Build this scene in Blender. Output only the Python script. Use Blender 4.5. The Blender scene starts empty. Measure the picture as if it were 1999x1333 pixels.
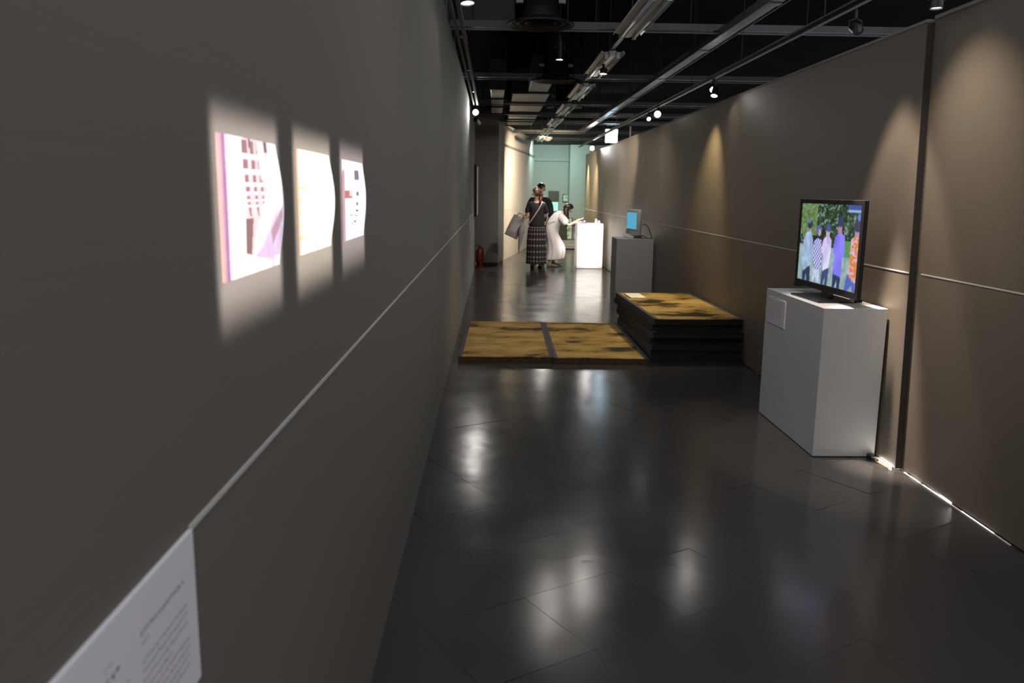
import bpy, bmesh, math, random
import numpy as np
from mathutils import Vector, Matrix, noise
random.seed(7)
SC = bpy.context.scene
COL = SC.collection
PI = math.pi

# ------------------------------------------------------------------ camera
yaw, pitch, roll, EYE = .0237, .1810, .0120, 1.6
d = Vector((math.sin(yaw)*math.cos(pitch), math.cos(yaw)*math.cos(pitch), -math.sin(pitch)))
r0 = Vector((math.cos(yaw), -math.sin(yaw), 0)); u0 = r0.cross(d)
rr = math.cos(roll)*r0 + math.sin(roll)*u0
uu = -math.sin(roll)*r0 + math.cos(roll)*u0
cd = bpy.data.cameras.new('camera'); cam = bpy.data.objects.new('camera', cd); COL.objects.link(cam)
cd.sensor_fit = 'HORIZONTAL'; cd.sensor_width = 23.5; cd.lens = 1603/1999*23.5
cd.clip_start = .05; cd.clip_end = 100
cd.dof.use_dof = True; cd.dof.focus_distance = 5.2; cd.dof.aperture_fstop = 3.5
m3 = Matrix((rr, uu, -d)).transposed()
cam.matrix_world = Matrix.Translation((0, 0, EYE)) @ m3.to_4x4()
SC.camera = cam

# ------------------------------------------------------------------ world, exposure
w = bpy.data.worlds.new('world'); SC.world = w; w.use_nodes = True
w.node_tree.nodes['Background'].inputs[0].default_value = (.9, .92, 1, 1)
w.node_tree.nodes['Background'].inputs[1].default_value = .82
vs = SC.view_settings
vs.view_transform = 'Standard'; vs.look = 'None'; vs.exposure = 0; vs.gamma = 1; vs.use_curve_mapping = False

# ------------------------------------------------------------------ lights
def aim(o, src, dst):
    o.location = src
    o.rotation_euler = (Vector(dst)-Vector(src)).to_track_quat('-Z', 'Y').to_euler()
def spot(name, src, dst, power, deg, blend=.5, col=(1, .86, .7), rad=.03):
    l = bpy.data.lights.new(name, 'SPOT'); l.energy = power; l.color = col
    l.spot_size = math.radians(deg); l.spot_blend = blend; l.shadow_soft_size = rad
    o = bpy.data.objects.new(name, l); COL.objects.link(o); aim(o, src, dst); return o
def area(name, src, dst, power, sx, sy, col=(1, 1, 1)):
    l = bpy.data.lights.new(name, 'AREA'); l.shape = 'RECTANGLE'; l.size = sx; l.size_y = sy
    l.energy = power; l.color = col
    o = bpy.data.objects.new(name, l); COL.objects.link(o); aim(o, src, dst); return o
def framing(name, src, ya, yb, zfull, zbot, ztop, xw, power, col):
    """a framing projector: its shutters cut the beam to a rectangle on the wall, softer at top and bottom"""
    o = spot(name, src, (xw, (ya+yb)/2, (zbot+ztop)/2), power, 30, .1, col, .012)
    l = o.data; l.use_nodes = True; nt = l.node_tree; N = nt.nodes; L = nt.links
    em = N['Emission']
    tc = N.new('ShaderNodeTexCoord'); sep = N.new('ShaderNodeSeparateXYZ'); L.new(tc.outputs['Normal'], sep.inputs[0])
    # direction in world axes is recovered from the lamp's own axes, then met with the wall plane
    R = o.rotation_euler.to_matrix()
    def dot(row):
        acc = None
        for k, ax in enumerate('XYZ'):
            mm = N.new('ShaderNodeMath'); mm.operation = 'MULTIPLY'; mm.inputs[1].default_value = R[row][k]
            L.new(sep.outputs[ax], mm.inputs[0])
            if acc is None: acc = mm.outputs[0]
            else:
                aa = N.new('ShaderNodeMath'); aa.operation = 'ADD'; L.new(acc, aa.inputs[0]); L.new(mm.outputs[0], aa.inputs[1]); acc = aa.outputs[0]
        return acc
    dx, dy, dz = dot(0), dot(1), dot(2)
    def div(a, b):
        mm = N.new('ShaderNodeMath'); mm.operation = 'DIVIDE'; L.new(a, mm.inputs[0]); L.new(b, mm.inputs[1]); return mm.outputs[0]
    ry, rz = div(dy, dx), div(dz, dx)
    k = xw - src[0]
    def ramp(v, a, b):           # 0 at a, 1 at b, in metres on the wall
        base = None
        mr = N.new('ShaderNodeMapRange'); mr.interpolation_type = 'SMOOTHSTEP'
        off, = [a]
        mr.inputs['From Min'].default_value = min(a, b); mr.inputs['From Max'].default_value = max(a, b)
        mr.inputs['To Min'].default_value = 0 if a < b else 1; mr.inputs['To Max'].default_value = 1 if a < b else 0
        L.new(v, mr.inputs['Value']); return mr.outputs[0]
    def pos(v, o0):
        mm = N.new('ShaderNodeMath'); mm.operation = 'MULTIPLY_ADD'; L.new(v, mm.inputs[0]); mm.inputs[1].default_value = k; mm.inputs[2].default_value = o0; return mm.outputs[0]
    Y, Z = pos(ry, src[1]), pos(rz, src[2])
    acc = None
    for v in (ramp(Y, ya-.035, ya+.006), ramp(Y, yb+.03, yb-.01), ramp(Z, zbot, zfull), ramp(Z, ztop, ztop-.075)):
        if acc is None: acc = v
        else:
            mm = N.new('ShaderNodeMath'); mm.operation = 'MULTIPLY'; L.new(acc, mm.inputs[0]); L.new(v, mm.inputs[1]); acc = mm.outputs[0]
    L.new(acc, em.inputs['Strength'])
    return o

WL, WR, WN = -.394, 2.39, 2.43         # left wall, far right panels, near right panel
framing('framing_projector_beam', (1.75, 1.38, 2.75), 1.20, 1.525, 1.462, 1.365, 1.735, WL, 1050, (1, .93, .92))
framing('framing_projector_beam', (1.75, 1.86, 2.75), 1.675, 2.01, 1.462, 1.36, 1.735, WL, 1200, (1, .94, .86))
framing('framing_projector_beam', (1.75, 2.34, 2.75), 2.17, 2.515, 1.462, 1.355, 1.735, WL, 840, (1, .92, .96))

# right wall scallops
spot('wall_spot_beam', (1.72, 4.36, 2.72), (2.43, 4.24, 1.72), 74, 66, 1, (1, .86, .70))
spot('wall_spot_beam', (1.98, 4.94, 2.70), (2.38, 4.86, .4), 110, 52, .45, (1, .84, .70), .05)
spot('wall_spot_beam', (2.02, 8.95, 2.62), (2.40, 9.35, 1.0), 95, 78, .9, (1, .80, .42), .03)
spot('wall_spot_beam', (2.10, 8.60, 2.58), (.75, 8.7, .1), 130, 90, 1, (1, .80, .45), .03)  # warm fill added to brighten the tatami mats, not a wall scallop
spot('wall_spot_beam', (1.7, 13.2, 2.8), (2.39, 16.8, 1.2), 420, 66, 1, (1, .80, .62), .03)
spot('wall_spot_beam', (2.15, 21.2, 2.60), (2.39, 21.3, 1.3), 420, 56, .8, (1, .76, .42), .03)
spot('wall_spot_beam', (1.95, 19.3, 2.66), (2.39, 19.7, 1.3), 330, 62, 1, (1, .78, .48), .03)
spot('wall_spot_beam', (1.99, 4.95, 2.70), (2.39, 4.71, .12), 1100, 17, 1, (1, .84, .72), .03)
# far end: the plinth under its spot, the lit angled wall
spot('plinth_spot_beam', (1.35, 13.2, 2.85), (2.0, 17.5, .65), 2800, 16, .6, (1, .95, .93), .05)
spot('far_wall_spot_beam', (1.9, 19.2, 2.85), (.55, 21.6, .4), 640, 130, 1, (1, .85, .60), .05)
spot('far_wall_spot_beam', (1.2, 19.6, 2.85), (1.1, 17.6, .8), 260, 70, .9, (1, .92, .86), .05)
# downlights over the walk; unseen ones near the camera are added ambient fill
for src, p in (((.62, 8.25, 2.82), 13), ((1.04, 8.72, 2.80), 16), ((.4, 3.0, 2.9), 10), ((1.3, -.4, 2.9), 40), ((-.15, 5.9, 2.8), 2)):
    spot('downlight_beam', src, (src[0]+.02, src[1]-.5, 0), p, 165, 1, (1, .93, .85), .03)
spot('downlight_beam', (-.30, 13.43, 2.80), (.7, 4, .8), 15, 100, 1, (1, .95, .88), .03)
spot('downlight_beam', (1.7, 15.2, 2.9), (1.0, 16.6, 0), 90, 150, 1, (1, .93, .85), .03)  # unseen wide fill, added to lift the far end
spot('downlight_beam', (1.7, 11.6, 2.9), (1.2, 12.4, 0), 50, 150, 1, (1, .93, .85), .03)  # unseen wide fill, added to lift the middle of the passage
spot('downlight_beam', (1.05, 16.75, 2.9), (1.2, 17.75, 1.0), 330, 40, .8, (1, .95, .9), .03)
# green-lit end room
area('green_room_light', (1.7, 24.3, 2.92), (1.9, 26, 0), 27, 1.6, .5, (.60, 1, .88))
# unseen lamp behind the right-hand panels for the light leaking under them
area('lamp_behind_panels', (2.66, 4.55, .13), (2.43, 4.5, 0), 120, .06, .7, (1, .93, .85))

# ------------------------------------------------------------------ materials
MATS = {}
def mat(name, col, rough=.5, metal=0, spec=.5, emit=None, es=0, noise_s=0, noise_a=.15, bump=0, bump_s=60, aniso=0, coat=0, attr=None, trans=0):
    if name in MATS: return MATS[name]
    m = bpy.data.materials.new(name); m.use_nodes = True; nt = m.node_tree; N = nt.nodes; L = nt.links
    b = N['Principled BSDF']
    c = tuple(col)+(1,)
    b.inputs['Base Color'].default_value = c
    b.inputs['Roughness'].default_value = rough; b.inputs['Metallic'].default_value = metal
    b.inputs['Specular IOR Level'].default_value = spec
    b.inputs['Coat Weight'].default_value = coat
    if trans: b.inputs['Transmission Weight'].default_value = trans
    if emit: b.inputs['Emission Color'].default_value = tuple(emit)+(1,); b.inputs['Emission Strength'].default_value = es
    tc = N.new('ShaderNodeTexCoord')
    if noise_s:
        n = N.new('ShaderNodeTexNoise'); n.inputs['Scale'].default_value = noise_s; n.inputs['Detail'].default_value = 5
        L.new(tc.outputs['Object'], n.inputs['Vector'])
        mx = N.new('ShaderNodeMix'); mx.data_type = 'RGBA'
        mx.inputs['A'].default_value = tuple(max(0, x*(1-noise_a)) for x in col)+(1,)
        mx.inputs['B'].default_value = tuple(min(1, x*(1+noise_a)) for x in col)+(1,)
        L.new(n.outputs['Fac'], mx.inputs['Factor']); L.new(mx.outputs['Result'], b.inputs['Base Color'])
    if bump:
        n2 = N.new('ShaderNodeTexNoise'); n2.inputs['Scale'].default_value = bump_s; n2.inputs['Detail'].default_value = 3
        L.new(tc.outputs['Object'], n2.inputs['Vector'])
        bp = N.new('ShaderNodeBump'); bp.inputs['Strength'].default_value = bump; bp.inputs['Distance'].default_value = .002
        L.new(n2.outputs['Fac'], bp.inputs['Height']); L.new(bp.outputs['Normal'], b.inputs['Normal'])
    if attr:
        a = N.new('ShaderNodeAttribute'); a.attribute_name = attr
        if es: L.new(a.outputs['Color'], b.inputs['Emission Color']); b.inputs['Emission Strength'].default_value = es
        else: L.new(a.outputs['Color'], b.inputs['Base Color'])
    MATS[name] = m; return m

def wall_mat(nm, ca, cb, ra, rb):
    m = mat(nm, (.16, .14, .12), .42, .08, .32)
    nt = m.node_tree; N = nt.nodes; L = nt.links; b = N['Principled BSDF']
    tc = [n for n in N if n.type == 'TEX_COORD'][0]
    mp = N.new('ShaderNodeMapping'); mp.inputs['Scale'].default_value = (3, 3, 420); L.new(tc.outputs['Object'], mp.inputs[0])
    n = N.new('ShaderNodeTexNoise'); n.inputs['Scale'].default_value = 1; n.inputs['Detail'].default_value = 2; L.new(mp.outputs[0], n.inputs['Vector'])
    mr = N.new('ShaderNodeMapRange'); mr.inputs['To Min'].default_value = ra; mr.inputs['To Max'].default_value = rb
    L.new(n.outputs['Fac'], mr.inputs['Value']); L.new(mr.outputs[0], b.inputs['Roughness'])
    mx = N.new('ShaderNodeMix'); mx.data_type = 'RGBA'
    mx.inputs['A'].default_value = ca+(1,); mx.inputs['B'].default_value = cb+(1,)
    L.new(n.outputs['Fac'], mx.inputs['Factor']); L.new(mx.outputs['Result'], b.inputs['Base Color'])
    b.inputs['Anisotropic'].default_value = .75
    cx = N.new('ShaderNodeCombineXYZ'); cx.inputs[2].default_value = 1
    L.new(cx.outputs[0], b.inputs['Tangent'])
    return m
M_WALL = wall_mat('brushed_panel', (.148, .122, .094), (.186, .155, .120), .46, .60)  # warm lamplight on the right wall is mixed into this base colour
M_WALLL = wall_mat('dull_brushed_panel', (.136, .122, .106), (.170, .153, .134), .66, .78)
M_WHITE = mat('white_paint', (.68, .675, .645), .55, noise_s=3, noise_a=.03)
M_PLASTERW = mat('white_plaster', (.60, .56, .53), .7, noise_s=4, noise_a=.06)
M_PLASTERG = mat('pale_end_wall', (.42, .47, .45), .8, noise_s=2, noise_a=.1)
M_GREY = mat('grey_column_paint', (.21, .195, .18), .6, noise_s=3, noise_a=.06)
M_BLACK = mat('black_paint', (.012, .012, .012), .6)
M_BLACKP = mat('black_plastic', (.012, .012, .013), .3)
M_SLAB = mat('black_ceiling', (.014, .014, .014), .9, spec=0, noise_s=2, noise_a=.4)
M_GALV = mat('galvanised_steel', (.15, .15, .145), .38, .5, noise_s=9, noise_a=.25)
M_BEAM = mat('dull_steel', (.085, .085, .085), .5, .2, noise_s=5, noise_a=.4)
M_DUCT = mat('duct_steel', (.36, .36, .34), .42, .3, noise_s=5, noise_a=.2)
M_REFL = mat('white_enamel', (.50, .50, .46), .3, .1, noise_s=6, noise_a=.12)
M_TUBE = mat('tube_glass', (.66, .74, .76), .15)
M_STRIP = mat('pale_joint_tape', (.62, .60, .56), .45)
M_LENS = mat('lamp_lens', (1, 1, 1), .3, emit=(1, .95, .9), es=130)
M_LENSD = mat('lamp_lens_dim', (1, 1, 1), .3, emit=(1, .93, .9), es=6)
M_SIGN = mat('sign_face', (.9, .95, 1), .3, emit=(.62, .86, 1), es=45)
M_PAPER = mat('paper', (.90, .88, .88), .6)
M_CARD = mat('caption_board', (.84, .80, .85), .6)
M_INK = mat('ink', (.09, .07, .10), .7)
M_INKG = mat('grey_ink', (.30, .27, .32), .7)

def tatami_mat_(nm, off, dark):
    m = mat(nm, (.34, .21, .055), .75, spec=.2)
    nt = m.node_tree; N = nt.nodes; L = nt.links; b = N['Principled BSDF']
    g = N.new('ShaderNodeNewGeometry')
    n = N.new('ShaderNodeTexNoise'); n.inputs['Scale'].default_value = 1.7; n.inputs['Detail'].default_value = 6; n.inputs['Roughness'].default_value = .62
    mp = N.new('ShaderNodeMapping'); mp.inputs['Scale'].default_value = (1.0, 1.55, 1); mp.inputs['Location'].default_value = off
    L.new(g.outputs['Position'], mp.inputs[0]); L.new(mp.outputs[0], n.inputs['Vector'])
    cr = N.new('ShaderNodeValToRGB'); e = cr.color_ramp.elements
    e[0].position = .30+dark; e[0].color = (.018, .013, .007, 1)
    e[1].position = .72; e[1].color = (.58, .41, .16, 1)
    k = e.new(.385+dark); k.color = (.06, .04, .014, 1)
    k = e.new(.43+dark); k.color = (.30, .19, .05, 1)
    k = e.new(.56); k.color = (.47, .325, .12, 1)
    L.new(n.outputs['Fac'], cr.inputs[0])
    mp2 = N.new('ShaderNodeMapping'); mp2.inputs['Scale'].default_value = (4, 260, 4); L.new(g.outputs['Position'], mp2.inputs[0])
    n2 = N.new('ShaderNodeTexNoise'); n2.inputs['Scale'].default_value = 1; L.new(mp2.outputs[0], n2.inputs['Vector'])
    mx = N.new('ShaderNodeMix'); mx.data_type = 'RGBA'; mx.blend_type = 'MULTIPLY'; mx.inputs['Factor'].default_value = .35
    L.new(cr.outputs[0], mx.inputs['A']); L.new(n2.outputs['Fac'], mx.inputs['B'])
    L.new(mx.outputs['Result'], b.inputs['Base Color'])
    bp = N.new('ShaderNodeBump'); bp.inputs['Strength'].default_value = .4; bp.inputs['Distance'].default_value = .003
    L.new(n2.outputs['Fac'], bp.inputs['Height']); L.new(bp.outputs['Normal'], b.inputs['Normal'])
    return m
M_TAT = tatami_mat_('tatami_surface', (.35, .2, 0), 0)
M_TATT = tatami_mat_('stained_tatami_surface', (.1, 1.7, .4), .045)
M_TATE = mat('tatami_straw_edge', (.10, .06, .022), .9, noise_s=40, noise_a=.8, bump=.6, bump_s=160)
M_TATD = mat('old_blackened_straw', (.020, .016, .012), .9, noise_s=40, noise_a=.7, bump=.6, bump_s=160)
M_HERI = mat('navy_binding_cloth', (.060, .062, .085), .85, noise_s=30, noise_a=.5)
M_HERIG = mat('worn_green_binding_cloth', (.022, .032, .026), .85, noise_s=22, noise_a=.9)

def floor_mat():
    m = mat('polished_floor', (.050, .048, .047), .2, spec=.55)
    nt = m.node_tree; N = nt.nodes; L = nt.links; b = N['Principled BSDF']
    g = N.new('ShaderNodeNewGeometry')
    n = N.new('ShaderNodeTexNoise'); n.inputs['Scale'].default_value = 2.2; n.inputs['Detail'].default_value = 6
    L.new(g.outputs['Position'], n.inputs['Vector'])
    mr = N.new('ShaderNodeMapRange'); mr.inputs['From Min'].default_value = .3; mr.inputs['From Max'].default_value = .7
    mr.inputs['To Min'].default_value = .15; mr.inputs['To Max'].default_value = .22
    L.new(n.outputs['Fac'], mr.inputs['Value']); L.new(mr.outputs[0], b.inputs['Roughness'])
    n2 = N.new('ShaderNodeTexNoise'); n2.inputs['Scale'].default_value = 3.5; n2.inputs['Detail'].default_value = 2
    L.new(g.outputs['Position'], n2.inputs['Vector'])
    bp = N.new('ShaderNodeBump'); bp.inputs['Strength'].default_value = .16; bp.inputs['Distance'].default_value = .01
    L.new(n2.outputs['Fac'], bp.inputs['Height']); L.new(bp.outputs['Normal'], b.inputs['Normal'])
    return m
M_FLOOR = floor_mat()

# ------------------------------------------------------------------ mesh helpers
class MB:
    def __init__(s): s.bm = bmesh.new()
    def box(s, a, b, bev=0, rot=None, piv=None):
        x0, y0, z0 = a; x1, y1, z1 = b
        t = bmesh.ops.create_cube(s.bm, size=1)['verts']
        for v in t: v.co = Vector(((x0+x1)/2+v.co.x*(x1-x0), (y0+y1)/2+v.co.y*(y1-y0), (z0+z1)/2+v.co.z*(z1-z0)))
        if bev:
            es = list({e for v in t for e in v.link_edges})
            res = bmesh.ops.bevel(s.bm, geom=es, offset=bev, segments=2, profile=.5, affect='EDGES')
            t = list({v for f in res['faces'] for v in f.verts} | {v for v in t if v.is_valid})
        if rot is not None:
            p = Vector(piv) if piv else Vector(((x0+x1)/2, (y0+y1)/2, (z0+z1)/2))
            for v in t: v.co = p + rot @ (v.co-p)
        return s
    def prism(s, poly, ax, a, b):
        """extrude a 2D outline along axis ax (0,1,2) from a to b"""
        def P(p, t):
            q = [0, 0, 0]; q[ax] = t; o = [i for i in range(3) if i != ax]; q[o[0]], q[o[1]] = p; return q
        v0 = [s.bm.verts.new(P(p, a)) for p in poly]; v1 = [s.bm.verts.new(P(p, b)) for p in poly]
        n = len(poly)
        for i in range(n): s.bm.faces.new((v0[i], v0[(i+1) % n], v1[(i+1) % n], v1[i]))
        s.bm.faces.new(v0[::-1]); s.bm.faces.new(v1); return s
    def rings(s, rings, cap=True, closed=True):
        vv = [[s.bm.verts.new(p) for p in r] for r in rings]
        n = len(rings[0])
        for a, b in zip(vv, vv[1:]):
            for i in range(n if closed else n-1):
                s.bm.faces.new((a[i], a[(i+1) % n], b[(i+1) % n], b[i]))
        if cap and closed:
            s.bm.faces.new(vv[0][::-1]); s.bm.faces.new(vv[-1])
        return s
    def cyl(s, p0, p1, r, r1=None, n=12, cap=True):
        p0 = Vector(p0); p1 = Vector(p1); q = (p1-p0).to_track_quat('Z', 'Y'); r1 = r if r1 is None else r1
        mk = lambda p, R: [p + q @ Vector((R*math.cos(2*PI*i/n), R*math.sin(2*PI*i/n), 0)) for i in range(n)]
        return s.rings([mk(p0, r), mk(p1, r1)], cap)
    def tube(s, pts, r, n=8):
        pts = [Vector(p) for p in pts]; R = []
        for i, p in enumerate(pts):
            t = (pts[min(i+1, len(pts)-1)] - pts[max(i-1, 0)]).normalized()
            q = t.to_track_quat('Z', 'Y')
            R.append([p + q @ Vector((r*math.cos(2*PI*k/n), r*math.sin(2*PI*k/n), 0)) for k in range(n)])
        return s.rings(R)
    def lathe(s, prof, c, n=32, q=None):
        q = q or Matrix.Identity(3)
        c = Vector(c)
        R = [[c + q @ Vector((max(r, 1e-4)*math.cos(2*PI*k/n), max(r, 1e-4)*math.sin(2*PI*k/n), z)) for k in range(n)] for r, z in prof]
        return s.rings(R)
    def build(s, name, m, parent=None, smooth=False):
        bmesh.ops.recalc_face_normals(s.bm, faces=s.bm.faces)
        me = bpy.data.meshes.new(name); s.bm.to_mesh(me); s.bm.free()
        return link(name, me, m, parent, smooth)
def link(name, me, m, parent=None, smooth=False):
    if m: me.materials.append(m)
    if smooth:
        for p in me.polygons: p.use_smooth = True
    o = bpy.data.objects.new(name, me); COL.objects.link(o)
    if parent: o.parent = parent; o.matrix_parent_inverse = Matrix.Identity(4)
    return o
def tag(o, label, cat=None, group=None, kind=None):
    o['label'] = label
    if cat: o['category'] = cat
    if group: o['group'] = group
    if kind: o['kind'] = kind
    return o
def thing(name, loc, label, cat, group=None, rz=0):
    o = bpy.data.objects.new(name, None); COL.objects.link(o); o.location = loc; o.rotation_euler = (0, 0, rz)
    o.empty_display_size = .1
    return tag(o, label, cat, group)
def dup(root, loc, label, rz=None):
    c = root.copy(); COL.objects.link(c); c.location = loc; c['label'] = label
    if rz is not None: c.rotation_euler = (0, 0, rz)
    def kids(o, n):
        for ch in list(o.children):
            k = ch.copy(); COL.objects.link(k); k.parent = n; kids(ch, k)
    kids(root, c); return c
def struct(o, label): o['kind'] = 'structure'; o['label'] = label; return o
def paint(w, h, fn):
    """colour grid (h rows from the top) of linear rgb"""
    a = np.zeros((h, w, 4)); a[..., 3] = 1
    V, U = np.meshgrid((np.arange(h)+.5)/h, (np.arange(w)+.5)/w, indexing='ij')
    a[..., :3] = fn(U, V); return a
def pic_mesh(name, arr, P, m, parent):
    """surface P(u,v) coloured by arr, one quad per cell (u left to right, v top to bottom)"""
    h, w = arr.shape[:2]
    vs = [P(i/w, j/h) for j in range(h+1) for i in range(w+1)]
    fs = [(j*(w+1)+i, (j+1)*(w+1)+i, (j+1)*(w+1)+i+1, j*(w+1)+i+1) for j in range(h) for i in range(w)]
    me = bpy.data.meshes.new(name); me.from_pydata(vs, [], fs)
    ca = me.color_attributes.new('picture', 'FLOAT_COLOR', 'CORNER')
    ca.data.foreach_set('color', np.repeat(arr.reshape(-1, 4), 4, axis=0).astype(np.float32).ravel())
    return link(name, me, m, parent)
def inpoly(U, V, poly):
    r = np.zeros(U.shape, bool); n = len(poly)
    for i in range(n):
        x0, y0 = poly[i]; x1, y1 = poly[(i+1) % n]
        if y0 == y1: continue
        c = ((y0 > V) != (y1 > V)) & (U < (x1-x0)*(V-y0)/(y1-y0)+x0); r ^= c
    return r
def ell(U, V, x, y, rx, ry): return ((U-x)/rx)**2+((V-y)/ry)**2 < 1
RNG = np.random.default_rng(3)
def vnoise(h, w, cell):
    g = RNG.random((h//cell+3, w//cell+3)); ys = np.arange(h)/cell; xs = np.arange(w)/cell
    yi = ys.astype(int); xi = xs.astype(int); fy = (ys-yi)[:, None]; fx = (xs-xi)[None]
    A = g[np.ix_(yi, xi)]; B = g[np.ix_(yi, xi+1)]; Cc = g[np.ix_(yi+1, xi)]; D = g[np.ix_(yi+1, xi+1)]
    return (A*(1-fx)+B*fx)*(1-fy)+(Cc*(1-fx)+D*fx)*fy

# ------------------------------------------------------------------ floor
fl = MB().box((-1.2, -2.5, -.06), (4.2, 27.5, -.002)).build('floor', M_FLOOR)
struct(fl, 'dark polished grey tiled floor of the gallery passage')
ang = math.radians(31); S = .45
tb = MB(); tb.box((-S/2+.0003, -S/2+.0003, -.003), (S/2-.0003, S/2-.0003, 0)); 
tme = None
ca_, sa_ = math.cos(ang), math.sin(ang)
for i in range(-30, 60):
    for j in range(-30, 60):
        px, py = i*S+.11, j*S+.07
        x, y = ca_*px-sa_*py, sa_*px+ca_*py
        if not (-.62 < x < 2.62 and 1.75 < y < 13.2): continue
        if tme is None:
            o = tb.build('floor_tile', M_FLOOR, fl); tme = o.data
        else:
            o = bpy.data.objects.new('floor_tile', tme); COL.objects.link(o); o.parent = fl
        o.location = (x, y, random.uniform(-.0003, 0)); o.rotation_euler = (random.gauss(0, .0018), random.gauss(0, .0018), ang)

# ------------------------------------------------------------------ walls
lw = MB().box((WL-.05, -2.5, .0), (WL, 17.87, 2.999)).build('wall_left', M_WALLL)
struct(lw, 'long taupe brushed panel wall along the left side')
MB().box((WL, 1.016, 1.159), (WL+.0025, 17.8, 1.167)).build('joint_strip', M_STRIP, lw)
MB().box((WL, -2.4, 1.159), (WL+.0025, .636, 1.167)).build('joint_strip', M_STRIP, lw)
rw = MB().box((WR+.02, 4.96, .06), (WR+.05, 21.88, 2.55)).build('wall_right', M_GREY)
struct(rw, 'long taupe brushed panel wall along the right side')
EDGE = lambda z: 4.606+.050*z          # the first panel's front edge leans back a little
seams = [4.61, 8.20, 12.05, 15.93, 21.9]
for a, b in zip(seams, seams[1:]):
    e0, e1, e2 = (a+.0015,)*3
    if a < 5: e0, e1, e2 = EDGE(.011), EDGE(1.164), EDGE(2.545)
    MB().prism([(e0, .011), (b-.0015, .011), (b-.0015, 1.163), (e1, 1.163)], 0, WR, WR+.04).build('panel', M_WALL, rw)
    MB().prism([(e1, 1.165), (b-.0015, 1.165), (b-.0015, 2.545), (e2, 2.545)], 0, WR, WR+.04).build('panel', M_WALL, rw)
MB().prism([(EDGE(0.011)-.004, .011), (EDGE(.011), .011), (EDGE(2.545), 2.545), (EDGE(2.545)-.004, 2.545)], 0, WR, WR+.0385).build('shaded_edge', mat('shaded_panel_edge', (.035, .03, .026), .7), rw)  # shade on the unlit panel end, painted as a dark strip
MB().box((WR-.003, EDGE(1.16), 1.160), (WR, 21.9, 1.167)).build('joint_strip', M_STRIP, rw)
MB().box((WR-.004, EDGE(2.55), 2.545), (WR+.05, 21.9, 2.562)).build('top_rail', M_GREY, rw)
for a, b in ((4.618, 4.63), (4.97, 5.0), (6.0, 6.06), (7.2, 7.26), (9.0, 9.06), (12.5, 12.56), (16, 16.06), (20, 20.06)):
    MB().box((WR+.004, a, 0), (WR+.036, b, .011)).build('shim', M_GREY, rw)
nw = MB().box((WN+.04, -2.5, .06), (WN+.07, 4.6, 2.55)).build('wall_near', M_GREY)
struct(nw, 'nearest right-hand wall panel set back behind the dark edge')
MB().box((WN, .6, .011), (WN+.04, 4.92, 1.163)).build('panel', M_WALL, nw)
MB().box((WN, .6, 1.165), (WN+.04, 4.92, 2.56)).build('panel', M_WALL, nw)
MB().box((WN, -2.5, .0), (WN+.04, .6, 2.56)).build('panel', M_WALL, nw)
MB().box((WN-.003, .6, 1.160), (WN, 4.604, 1.167)).build('joint_strip', M_STRIP, nw)
MB().box((WN-.004, -2.5, 2.56), (WN+.05, 4.73, 2.58)).build('top_rail', M_GREY, nw)
for a, b in ((4.50, 4.56), (4.34, 4.39), (3.95, 4.07), (3.30, 3.45), (2.2, 2.3)):
    MB().box((WN+.004, a, 0), (WN+.036, b, .011)).build('shim', M_BLACK, nw)

cw = MB().prism([(WL-.05, 17.87), (.095, 17.87), (.225, 18.75), (.215, 19.25), (WL-.05, 19.25)], 2, .07, 3.19).build('wall_column', M_GREY)
struct(cw, 'grey painted column jutting out at the far end of the left wall')
MB().prism([(WL+.10, 17.89), (.085, 17.89), (.215, 18.76), (.20, 19.2), (WL+.1, 19.2)], 2, 0, .07).build('black_base', M_BLACK, cw)
def angled(name, m, t0, t1, z0, z1, label=None, th=.05, parent=None):
    P = lambda t, o: (.215+.162*t-o*.987, 19.22+t+o*.16)
    o = MB().prism([P(t0, 0), P(t1, 0), P(t1, th), P(t0, th)], 2, z0, z1).build(name, m, parent)
    return struct(o, label) if label else o
aw = angled('wall_angled', M_PLASTERW, 0, 6.1, 0, 2.63, 'pale lit wall angling in behind the grey column')
angled('joint_strip', M_STRIP, .05, 6.0, 1.160, 1.172, None, -.004, aw)
angled('top_rail', M_GREY, 0, 6.1, 2.61, 2.66, None, -.02, aw)
bk = angled('wall_bulkhead', M_PLASTERW, 0, 5.85, 2.66, 3.12, 'white wall band above the angled wall')
ew = MB().box((.6, 26, -.06), (4.2, 26.1, 3.02)).build('wall_end', M_PLASTERG); struct(ew, 'pale end wall bathed in green light')
MB().box((1.08, 25.93, 2.53), (2.62, 26, 2.62)).build('ledge', M_PLASTERG, ew)
MB().box((2.30, 25.4, 0), (2.9, 25.99, 3.0)).build('pier', M_PLASTERG, ew)
tr = MB().box((-3, 25.9, 3.02), (7, 26.0, 3.75)).build('trim_1', M_BLACK); struct(tr, 'black fascia over the end wall')
cl = MB().box((-5, 6.4, 3.75), (9, 27.5, 3.85)).build('ceiling', M_SLAB); struct(cl, 'black painted open ceiling')
ro = MB().box((7, 4.5, 0), (7.1, 27.5, 3.85)).build('wall_outer', M_SLAB); struct(ro, 'black outer wall beyond the right panels')
lo = MB().box((-3.1, 4.5, 0), (-3, 27.5, 3.85)).build('wall_outer_left', M_SLAB); struct(lo, 'black outer wall beyond the left panels')
bm_ = MB().box((-.5, 17.9, 3.19), (.08, 26, 3.75)).build('trim_2', M_BLACK); struct(bm_, 'black soffit over the grey column')

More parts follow.
